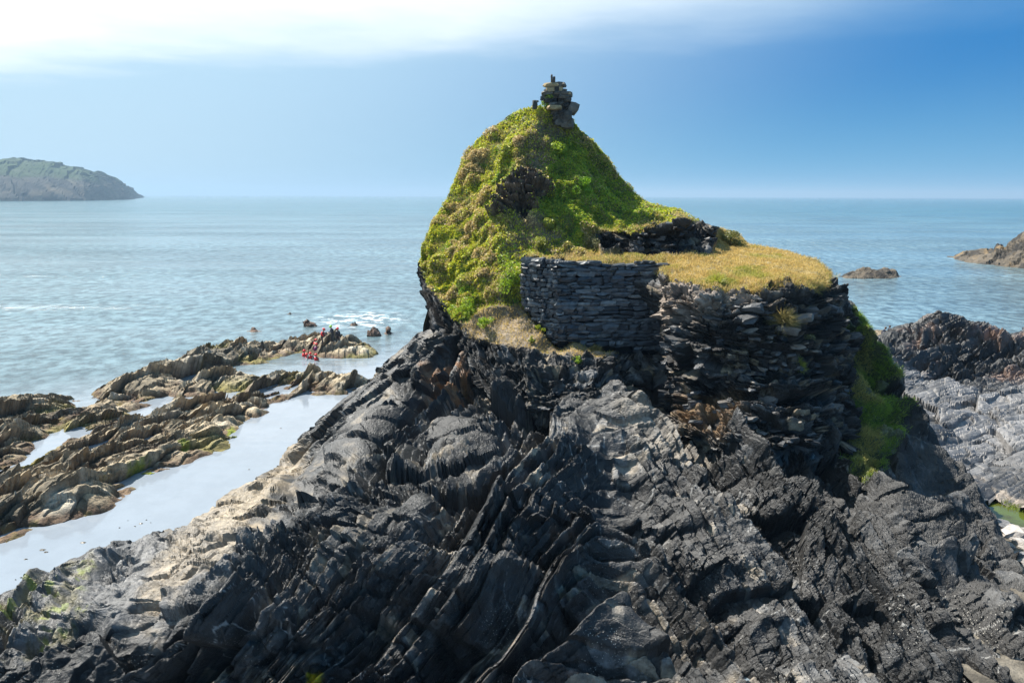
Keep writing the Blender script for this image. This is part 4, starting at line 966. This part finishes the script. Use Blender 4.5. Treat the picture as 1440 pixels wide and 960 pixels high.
def build_veg():
    gx, gy = UP['gx'], UP['gy']; flat = lambda a: a.reshape(-1)
    pat, pat2, r1, f1 = UP['pat'], UP['pat2'], UP['r1'], UP['f1']
    lush = np.clip(sstep(polydist(gx, gy, [(765, 190), (810, 185), (850, 225), (905, 285), (940, 296), (870, 312), (790, 305), (745, 290), (775, 250)]) + 10 * pat2, -12, 10) , 0, 1)
    dry = sstep(polydist(gx, gy, [(745, 170), (790, 165), (800, 200), (770, 240), (740, 250), (700, 330), (720, 420), (700, 440), (660, 400), (690, 300), (720, 230)]) + 30 * pat2, -10, 25)
    bare = UP['bare']
    dens = UP['cone'] * (1 - 0.92 * UP['out']) * (1 - 0.72 * bare) * (0.2 + 0.8 * sstep(pat2 + 0.5 * pat + 0.35 * (r1 - 0.3) + 0.4 * lush, -0.25, 0.2))
    i = pickv(dens, 115000); n = UP['n'].reshape(-1, 3)[i]
    pos = jitter(UP, i) + n * rng.uniform(-0.02, 0.13, (len(i), 1)) * (0.4 + flat(r1)[i][:, None])
    # colour follows the plant it belongs to
    q = flat(r1)[i] + 0.45 * flat(pat)[i] + 0.3 * flat(pat2)[i] + rng.normal(0, 0.16, len(i)); lu = flat(lush)[i]; dr = flat(dry)[i]
    c = np.zeros((len(i), 3))
    kind = np.select([q < 0.14, q < 0.45, q < 0.68, q < 0.85], [2, 0, 1, 3], 4)
    kind = np.where((rng.random(len(i)) < 0.75 * lu), np.where(rng.random(len(i)) < 0.6, 1, 2), kind)
    kind = np.where(rng.random(len(i)) < 0.45 * dr, np.where(rng.random(len(i)) < 0.5, 4, 5), kind)
    c = GREENS[kind] * rng.uniform(0.7, 1.25, (len(i), 1))
    v, f = quads(pos, n, rng.uniform(0.03, 0.075, len(i)))
    o = mesh_np('ground_cover', v, f, M_LEAF, col=np.repeat(c, 4, 0)); tag(o, 'yellow green ground cover plants matting the mound', kind='stuff')
    # grass over mound
    dens = UP['cone'] * (1 - UP['out']) * (0.15 + 0.85 * sstep(-pat2, -0.1, 0.25)) * (1 - 0.5 * bare)
    i = pickv(dens, 30000); n = UP['n'].reshape(-1, 3)[i]
    c = np.where((rng.random((len(i), 1)) < 0.55 - 0.4 * flat(lush)[i][:, None]), np.array([[0.40, 0.31, 0.12]]), np.array([[0.27, 0.30, 0.05]])) * rng.uniform(0.7, 1.2, (len(i), 1))
    o = blade_obj('grass', jitter(UP, i), n * 0.6 + np.array([0, 0, 0.7]), rng.uniform(0.1, 0.26, len(i)), rng.uniform(0.006, 0.012, len(i)), c, M_GRASS, 0.45, 0.5)
    tag(o, 'tufts of grass growing between the plants of the mound', kind='stuff')
    # straw grass of the terrace and soil slope
    tm = UP['terr'] * (1 - UP['cone'])
    dens = tm * (0.5 + sstep(pat2, -0.2, 0.3)) + 0.14 * UP['soil'] * (1 - UP['cone'])
    i = pickv(dens, 52000); n = UP['n'].reshape(-1, 3)[i]
    g = sstep(flat(pat)[i] + 0.4 * flat(pat2)[i] + rng.normal(0, 0.12, len(i)), 0.12, 0.45)[:, None]
    c = (np.array([[0.60, 0.44, 0.15]]) * (1 - g) + np.array([[0.38, 0.37, 0.07]]) * g) * rng.uniform(0.7, 1.2, (len(i), 1))
    o = blade_obj('dry_grass', jitter(UP, i), n * 0.4 + np.array([0.05, -0.1, 0.8]), rng.uniform(0.10, 0.24, len(i)), rng.uniform(0.006, 0.013, len(i)), c, M_GRASS, 0.5, 0.7)
    tag(o, 'straw coloured dry grass covering the terrace and ledges', kind='stuff')
    # fringe hanging over the ledges
    pd = polydist(gx, gy, TERR); pd2 = polydist(gx, gy, CONE)
    fr = sstep(pd, -7, -1) * sstep(pd, 10, 4) * (gy > 362) + 0.6 * sstep(pd2, -6, 0) * sstep(pd2, 9, 3) * (gy > 300) * (gx > 820)
    i = pickv(fr, 9000); n = UP['n'].reshape(-1, 3)[i]
    c = np.where(rng.random((len(i), 1)) < 0.75, np.array([[0.58, 0.42, 0.15]]), np.array([[0.34, 0.34, 0.06]])) * rng.uniform(0.6, 1.2, (len(i), 1))
    shift = np.array([0, -0.38, 0.04]) * (flat(gx)[i] < 930)[:, None] * (flat(gy)[i] > 355)[:, None]
    o = blade_obj('overhanging_grass', jitter(UP, i) + n * 0.03 + shift, n * 0.7 + np.array([0, -0.3, 0.35]), rng.uniform(0.15, 0.42, len(i)), rng.uniform(0.006, 0.013, len(i)), c, M_GRASS, 0.4, 1.3)
    tag(o, 'dry grass hanging over the rock edges of the terrace', kind='stuff')
    # green grass hanging down the right flank
    st = LOW['strip'] * sstep(fbm(LOW['v'], 0.9, 3, 777), -0.25, 0.1)
    i = pickv(st, 24000); n = LOW['n'].reshape(-1, 3)[i]
    g = sstep(fbm(LOW['v'].reshape(-1, 3)[i], 0.6, 3, 778), -0.1, 0.25)[:, None]
    c = (np.array([[0.24, 0.36, 0.04]]) * (1 - g) + np.array([[0.50, 0.44, 0.13]]) * g) * rng.uniform(0.65, 1.2, (len(i), 1))
    o = blade_obj('hanging_grass', jitter(LOW, i), n * 0.8 + np.array([0.1, 0, 0.2]), rng.uniform(0.14, 0.34, len(i)), rng.uniform(0.007, 0.014, len(i)), c, M_GRASS, 0.35, 1.1)
    tag(o, 'green grass hanging down a gully on the right flank of the stack', kind='stuff')
    # weed standing round the tide pool
    pl = np.array([Pz(a, b, 0.45) for a, b in POOL]); k = 2600
    e0 = rng.integers(0, len(pl), k); t = rng.random((k, 1)); pos = pl[e0] * (1 - t) + pl[(e0 + 1) % len(pl)] * t + rng.normal(0, 0.18, (k, 3)); pos[:, 2] = 0.33
    c = np.array([[0.22, 0.28, 0.03]]) * rng.uniform(0.6, 1.2, (k, 1))
    o = blade_obj('pool_grass', pos, np.array([[0, 0, 1.0]]).repeat(k, 0), rng.uniform(0.1, 0.3, k), rng.uniform(0.008, 0.014, k), c, M_GRASS, 0.3, 0.3)
    tag(o, 'short green grass fringing the tide pool', kind='stuff')
build_veg()

def surf(g, px, py):
    k = np.argmin((g['gx'] - px) ** 2 + (g['gy'] - py) ** 2); return g['v'].reshape(-1, 3)[k], g['n'].reshape(-1, 3)[k]
def shrub(px, py, rp, flat_, c1, c2, label, name='shrub', leaf=0.05, count=700, spiky=False, g=None):
    q, n = surf(g or UP, px, py); r = rp * q[1] / F
    root = empty(name, tuple(q)); tag(root, label, 'shrub' if name == 'shrub' else 'plant', 'small plants growing on the stack')
    cen = n * r * 0.5
    # a few stems, then leaves round several lobes
    lob = rng.normal(0, 0.42, (9, 3)) * r * np.array([1, 0.9, flat_])
    w = rng.integers(0, 9, count); d = rng.normal(0, 1, (count, 3)); d /= np.linalg.norm(d, axis=1, keepdims=True)
    pos = cen + lob[w] + d * (r * 0.45) * rng.uniform(0.75, 1.05, (count, 1)) * np.array([1, 1, flat_])
    mixf = rng.random((count, 1)) * 0.6 + 0.4 * h3(w.astype(float), w * 0.0, w * 0.0, 5)[:, None]
    c = (np.array(c1) * (1 - mixf) + np.array(c2) * mixf) * rng.uniform(0.75, 1.2, (count, 1))
    if spiky:
        o = blade_obj('foliage', pos * 0.55, d + np.array([0, 0, 0.5]), rng.uniform(0.5, 0.9, count) * r, rng.uniform(0.006, 0.012, count), c, M_GRASS, 0.3, 0.3)
    else:
        v, f = quads(pos, d, rng.uniform(0.6, 1.3, count) * leaf, 0.6, 0.7)
        o = mesh_np('foliage', v, f, M_LEAF, col=np.repeat(c, 4, 0))
    o.parent = root
    sv = []; sf = []
    for j in range(5):
        a = lob[j] + cen; b0 = -n * 0.1; s_ = 0.012
        k = len(sv); sv += [b0 + (s_, 0, 0), b0 + (-s_, s_, 0), b0 + (0, -s_, 0), a]
        sf += [(k, k + 1, k + 3), (k + 1, k + 2, k + 3), (k + 2, k, k + 3)]
    o2 = mesh_np('stem', np.array(sv), np.array(sf), M_STEM); o2.parent = root
M_STEM = plain_mat('stem_wood', (.12, .08, .05), 0.9)
BG = (0.20, 0.36, 0.015); YG = (0.38, 0.44, 0.03); OL = (0.24, 0.22, 0.07); GG = (0.25, 0.25, 0.13); ST_ = (0.48, 0.36, 0.13)
shrub(718, 384, 22, 1.1, BG, YG, 'bright green leafy shrub at the left end of the stone wall', count=1500)
shrub(741, 428, 13, 1.0, BG, YG, 'small bright green plant below the shrub at the left foot of the wall', count=700)
shrub(751, 410, 11, 1.2, GG, OL, 'grey green bush growing out of the left face of the stone wall', spiky=True, count=600)
shrub(770, 147, 12, 0.7, YG, BG, 'bright green cushion plant at the foot of the ruined pillar', count=800)
shrub(655, 438, 19, 1.0, YG, BG, 'bright green plant at the lower left corner of the mound', count=1300)
shrub(831, 336, 13, 1.0, OL, GG, 'grey green bush at the left end of the upper rock step', count=800)
shrub(772, 318, 13, 0.8, YG, OL, 'olive bush in the bare soil above the wall', count=800)
shrub(760, 341, 10, 0.8, OL, YG, 'small olive bush just above the wall top', count=500)
shrub(760, 462, 7, 0.7, YG, YG, 'yellow green cushion at the foot of the wall corner', count=350)
shrub(748, 480, 5, 0.7, YG, OL, 'tiny yellow cushion on the rock below the soil slope', count=250)
shrub(811, 506, 7, 0.8, BG, YG, 'small green tuft alone on the dark rock below the wall', count=300)
shrub(803, 468, 13, 0.7, ST_, ST_, 'dry straw tuft at the foot of the wall', spiky=True, count=700, name='grass_tuft')
shrub(838, 488, 11, 0.6, ST_, OL, 'dry straw tuft on the lip right below the wall', spiky=True, count=500, name='grass_tuft')
shrub(1107, 452, 25, 0.8, OL, ST_, 'olive grass tuft on the cliff below the terrace', spiky=True, count=1500, name='grass_tuft')
shrub(1140, 474, 13, 0.9, OL, GG, 'round grey green plant on the cliff right of the olive tuft', count=700)
shrub(1127, 514, 11, 1.1, YG, OL, 'yellow green tuft lowest on the cliff face', spiky=True, count=500, name='grass_tuft')
shrub(1026, 340, 17, 0.55, OL, (0.14, .17, .03), 'dark green heath bush at the right end of the upper rock step', count=1400)
shrub(1008, 402, 17, 0.7, YG, ST_, 'yellow green grass tuft on the front edge of the terrace', spiky=True, count=900, name='grass_tuft')
shrub(686, 455, 12, 0.7, YG, BG, 'yellow flowering plant at the upper edge of the dark rock left of the soil slope', count=500)
shrub(820, 262, 16, 0.8, BG, BG, 'dark green leafy bush high on the right side of the mound', count=900)
shrub(790, 205, 16, 0.8, BG, YG, 'green bush below the summit ruin on the right slope', count=900)
shrub(748, 252, 9, 0.8, (0.5, .42, .03), YG, 'yellow flowered plant on top of the dark outcrop in the mound', count=350)

# ------------------------------------------------------------------ people
def body_mat(name, suit, skin, heads):
    m, nt, b = new_mat(name); L = nt.links.new
    tc = node(nt, 'ShaderNodeTexCoord'); cur = None
    prev = None
    for (c, r) in heads:
        dn = node(nt, 'ShaderNodeVectorMath', operation='DISTANCE'); L(tc.outputs['Object'], dn.inputs[0]); dn.inputs[1].default_value = c
        lt = node(nt, 'ShaderNodeMath', operation='LESS_THAN'); L(dn.outputs['Value'], lt.inputs[0]); lt.inputs[1].default_value = r
        if prev is None: prev = lt.outputs[0]
        else:
            mx = node(nt, 'ShaderNodeMath', operation='MAXIMUM'); L(prev, mx.inputs[0]); L(lt.outputs[0], mx.inputs[1]); prev = mx.outputs[0]
    nz_ = node(nt, 'ShaderNodeTexNoise'); L(tc.outputs['Object'], nz_.inputs['Vector']); nz_.inputs['Scale'].default_value = 9
    dk = node(nt, 'ShaderNodeMix', data_type='RGBA'); L(nz_.outputs['Fac'], dk.inputs[0]); dk.inputs[6].default_value = (*[q * 0.6 for q in suit], 1); dk.inputs[7].default_value = (*[q * 1.4 for q in suit], 1)
    mx = node(nt, 'ShaderNodeMix', data_type='RGBA'); L(prev, mx.inputs[0]); L(dk.outputs[2], mx.inputs[6]); mx.inputs[7].default_value = (*skin, 1)
    L(mx.outputs[2], b.inputs['Base Color']); b.inputs['Roughness'].default_value = 0.45
    return m
def lathe(name, prof, mat, parent, seg=14, loc=(0, 0, 0), sc=(1, 1, 1), rot=(0, 0, 0)):
    a = np.linspace(0, 2 * math.pi, seg + 1)[:-1]
    v = np.array([[(r * math.cos(t), r * math.sin(t), z) for t in a] for r, z in prof]).reshape(-1, 3)
    n = len(prof); f = []
    for i in range(n - 1):
        for j in range(seg):
            f.append((i * seg + j, i * seg + (j + 1) % seg, (i + 1) * seg + (j + 1) % seg, (i + 1) * seg + j))
    o = mesh_np(name, v, np.array(f), mat, parent=parent, smooth=True)
    o.location = loc; o.scale = sc; o.rotation_euler = rot
    return o
M_RED = plain_mat('red_buoyancy_aid', (0.62, 0.02, 0.025), 0.5); M_REDH = plain_mat('red_helmet_shell', (0.72, 0.03, 0.03), 0.3, 0.5, 0.08)
M_LIME = plain_mat('lime_helmet_shell', (0.30, 0.62, 0.03), 0.3, 0.5, 0.08); M_DARKV = plain_mat('dark_buoyancy_aid', (0.03, 0.03, 0.04), 0.6); M_PURP = plain_mat('purple_buoyancy_aid', (0.16, 0.02, 0.09), 0.6)
M_HAIR = plain_mat('brown_hair', (0.10, 0.05, 0.03), 0.7); M_EYE = plain_mat('dark_eye', (0.02, 0.02, 0.02), 0.2); M_LIP = plain_mat('lip', (0.35, 0.12, 0.10), 0.5)
def person(label, loc, rz, suit, vest=None, helmet=None, lean=0.0, arms='down', seated=False, group=None, bend=0.0):
    root = empty('person', loc); root.rotation_euler = (0, 0, rz); tag(root, label, 'person', group)
    J = {}
    def rotx(p, a, o):
        p = np.array(p, float) - o; c, s_ = math.cos(a), math.sin(a)
        return np.array([p[0], p[1] * c - p[2] * s_, p[1] * s_ + p[2] * c]) + o
    hip = np.array([0, 0, 0.93])
    up = {'spine': (0, .01, 1.13), 'chest': (0, .0, 1.32), 'neck': (0, .01, 1.47), 'jaw': (0, -.01, 1.55), 'head': (0, -.02, 1.64), 'crown': (0, 0, 1.72), 'nose': (0, -.125, 1.625)}
    for sd, sg in (('l', 1), ('r', -1)):
        up['sh' + sd] = (.17 * sg, .01, 1.41)
        if arms == 'down': e, w = (.25 * sg, .03, 1.13), (.23 * sg, -.10, .92)
        elif arms == 'front': e, w = (.26 * sg, -.12, 1.17), (.14 * sg, -.36, 1.16)
        elif arms == 'knees': e, w = (.25 * sg, -.2, 1.16), (.10 * sg, -.42, 1.12)
        else: e, w = (.34 * sg, -.10, 1.24), (.42 * sg, -.30, 1.32)
        up['el' + sd] = e; up['wr' + sd] = w
        dv = np.array(w) - np.array(e); dv /= np.linalg.norm(dv)
        pm = np.array(w) + dv * 0.06; up['pa' + sd] = pm
        sidev = np.cross(dv, (0, 0, 1.0)); sidev = sidev / (np.linalg.norm(sidev) + 1e-6)
        for k, (o, ln) in enumerate(((-.03, .065), (-.01, .08), (.012, .085), (.033, .07))):
            up['f%d%s' % (k, sd)] = pm + sidev * o + dv * (0.03 + ln); up['g%d%s' % (k, sd)] = pm + sidev * o * 1.0 + dv * 0.035
        up['th' + sd] = pm + sidev * -.06 + dv * 0.02
    if seated: hip = np.array([0, 0, 0.12])
    off = hip - np.array([0, 0, 0.93])
    J = {k: rotx(np.array(q) + off, lean, hip) for k, q in up.items()}
    J['pelvis'] = hip
    for sd, sg in (('l', 1), ('r', -1)):
        if seated:
            J['hp' + sd] = hip + (.1 * sg, -.03, 0); J['kn' + sd] = np.array((.13 * sg, -.40, .44)); J['an' + sd] = np.array((.12 * sg, -.52, .07)); J['to' + sd] = np.array((.12 * sg, -.68, .03))
        else:
            J['hp' + sd] = hip + (.1 * sg, 0, -.05); J['kn' + sd] = np.array((.12 * sg, -.03 - bend * (0.5 if sg > 0 else 1), .5)); J['an' + sd] = np.array((.13 * sg, .03 + .05 * sg, .08)); J['to' + sd] = np.array((.14 * sg, -.14 + .05 * sg, .04))
    edges = [('pelvis', 'spine'), ('spine', 'chest'), ('chest', 'neck'), ('neck', 'jaw'), ('jaw', 'head'), ('head', 'crown'), ('head', 'nose')]
    for sd in 'lr':
        edges += [('chest', 'sh' + sd), ('sh' + sd, 'el' + sd), ('el' + sd, 'wr' + sd), ('wr' + sd, 'pa' + sd), ('pa' + sd, 'th' + sd), ('pelvis', 'hp' + sd), ('hp' + sd, 'kn' + sd), ('kn' + sd, 'an' + sd), ('an' + sd, 'to' + sd)]
        for k in range(4): edges += [('pa' + sd, 'g%d%s' % (k, sd)), ('g%d%s' % (k, sd), 'f%d%s' % (k, sd))]
    rad = {'pelvis': (.15, .12), 'spine': (.135, .11), 'chest': (.16, .115), 'neck': (.06, .06), 'jaw': (.07, .075), 'head': (.088, .10), 'crown': (.07, .08), 'nose': (.014, .014),
           'sh': (.075, .075), 'el': (.048, .048), 'wr': (.034, .034), 'pa': (.036, .022), 'th': (.012, .012), 'hp': (.10, .10), 'kn': (.066, .066), 'an': (.045, .045), 'to': (.04, .03)}
    keys = ['pelvis'] + [k for k in J if k != 'pelvis']; ix = {k: i for i, k in enumerate(keys)}
    me = bpy.data.meshes.new('body'); me.from_pydata([tuple(J[k]) for k in keys], [(ix[a], ix[b]) for a, b in edges], [])
    skin = (0.45, 0.24, 0.16)
    me.materials.append(body_mat('wetsuit_and_skin', suit, skin, [(tuple(J['head']), .145), (tuple(J['pal']), .07), (tuple(J['par']), .07)]))
    o = bpy.data.objects.new('body', me); COL.objects.link(o); o.parent = root
    sk = o.modifiers.new('skin', 'SKIN'); 
    lay = me.skin_vertices[0] if me.skin_vertices else None
    if lay is None:
        bpy.context.view_layer.objects.active = o
        lay = me.skin_vertices[0]
    for k, i in ix.items():
        r = rad.get(k) or rad.get(k[:2]) or (.0095, .0095)
        lay.data[i].radius = r; lay.data[i].use_root = (k == 'pelvis')
    sb = o.modifiers.new('sub', 'SUBSURF'); sb.levels = 1; sb.render_levels = 1
    hd = Vector(J['head']); R = (lean, 0, 0)
    def at(p): return tuple(rotx(np.array(p) + off, lean, hip))
    if helmet is not None:
        lathe('helmet', [(.145, -.02), (.15, .02), (.14, .08), (.105, .125), (.05, .15), (.003, .155)], helmet, root, loc=at((0, 0, 1.655)), sc=(.9, 1.05, 1), rot=R)
    else:
        lathe('hair', [(.10, -.08), (.115, -.02), (.118, .04), (.09, .09), (.04, .115), (.003, .118)], M_HAIR, root, loc=at((0, .025, 1.665)), sc=(.9, 1.02, 1), rot=R)
    if vest is not None:
        lathe('buoyancy_aid', [(.155, -.24), (.20, -.2), (.215, -.05), (.21, .08), (.17, .16), (.11, .185), (.085, .17)], vest, root, loc=at((0, 0, 1.27)), sc=(1.02, .8, 1), rot=R)
    for sg in (-1, 1):
        lathe('eye', [(.003, -.012), (.011, -.006), (.013, 0), (.011, .006), (.003, .012)], M_EYE, root, seg=8, loc=at((.036 * sg, -.112, 1.648)), rot=R)
    lathe('mouth', [(.003, -.008), (.02, -.004), (.02, .004), (.003, .008)], M_LIP, root, seg=8, loc=at((0, -.092, 1.575)), sc=(1, .5, 1), rot=R)
    return root
def proj(p):
    q = p - np.array([0, 0, CAM_H]); d = q @ FWD
    return 720 + F * (q @ RGT) / d, 480 - F * (q @ UPV) / d
def on_reef(px, py, g=RA):
    v = g['v'].reshape(-1, 3); a, b = proj(v); k = np.argmin((a - px) ** 2 + (b - py) ** 2 + 1e6 * (v[:, 2] < 0.1)); 
    c_ = np.where(((a - px) ** 2 + (b - py) ** 2 < 9) & (v[:, 2] > 0.15))[0]
    if len(c_): k = c_[np.argmin(v[c_, 1])]
    near = ((v[:, 0] - v[k, 0]) ** 2 + (v[:, 1] - v[k, 1]) ** 2) < 0.15 ** 2
    return (float(v[k, 0]), float(v[k, 1]), float(v[near, 2].mean()) - 0.02)
GP = 'coasteering party on the reef'
person('person in a red top and red helmet standing bent forward on the reef', on_reef(454.5, 480.5), math.radians(100), (.02, .02, .025), M_RED, M_REDH, lean=0.32, arms='front', group=GP, bend=.05)
person('person in a dark wetsuit and lime green helmet standing on the reef', on_reef(468, 478), math.radians(-60), (.015, .02, .03), M_DARKV, M_LIME, lean=0.22, arms='front', group=GP, bend=.08)
person('person in a dark wetsuit and red helmet standing rightmost on the reef', on_reef(473.5, 477), math.radians(-20), (.02, .015, .02), M_DARKV, M_REDH, lean=0.05, group=GP)
def float_person(px, py, lab, rz, vest=M_RED, up_=0.62, lean=0.1, arms='out'):
    q = Pz(px, py, 0.0); person(lab, (q[0], q[1], up_ - 1.76), rz, (.02, .02, .025), vest, M_REDH, lean=lean, arms=arms, group=GP)
float_person(427, 501, 'person with red helmet and red buoyancy aid leftmost in the water', 2.2, up_=.62)
float_person(432.3, 502.5, 'person with red helmet low in the water second from the left', -1.2, up_=.38)
float_person(436.2, 504, 'person with red helmet in the water third from the left', .6, up_=.58)
float_person(445.3, 506.5, 'person with red helmet nearest in the water, farthest right', -.4, up_=.62)
q = Pz(439.5, 496, 0.0); person('person with red helmet and red top climbing out behind the others at the rock', (q[0], q[1] + .8, -.55), 2.6, (.02, .02, .025), M_RED, M_REDH, lean=.35, arms='front', group=GP)
q = Pz(443.2, 498, 0.0); person('person in a purple top and red helmet climbing out at the water edge', (q[0], q[1] + .2, -.75), 2.9, (.05, .015, .03), M_PURP, M_REDH, lean=.3, arms='front', group=GP)
GS = 'two people seated on the far rock'
q = P(1239.5, 470.2, 86.0); person('person in navy sitting hunched, left of the seated pair on the pale rock', tuple(q), math.radians(70), (.015, .02, .045), lean=.55, arms='knees', seated=True, group=GS)
q = P(1248.5, 469.4, 86.3); person('person in navy sitting upright, right of the seated pair on the pale rock', tuple(q), math.radians(110), (.015, .02, .045), lean=.3, arms='knees', seated=True, group=GS)

# ------------------------------------------------------------------ haze over the sea
def build_haze():
    m = bpy.data.materials.new('sea_haze'); m.use_nodes = True; nt = m.node_tree; nt.nodes.clear()
    v = node(nt, 'ShaderNodeVolumePrincipled'); v.inputs['Color'].default_value = (0.42, 0.60, 0.78, 1); v.inputs['Density'].default_value = 0.00016; v.inputs['Anisotropy'].default_value = 0.2
    out = node(nt, 'ShaderNodeOutputMaterial'); nt.links.new(v.outputs[0], out.inputs['Volume'])
    S_ = 41000.0; z0, z1 = -6.0, 125.0
    vv = np.array([(x, y, z) for z in (z0, z1) for y in (-S_, S_) for x in (-S_, S_)])
    f = np.array([(0, 2, 3, 1), (4, 5, 7, 6), (0, 1, 5, 4), (2, 6, 7, 3), (0, 4, 6, 2), (1, 3, 7, 5)])
    o = mesh_np('haze', vv, f, m); tag(o, 'thin sea haze in the air over the water', kind='stuff')
build_haze()
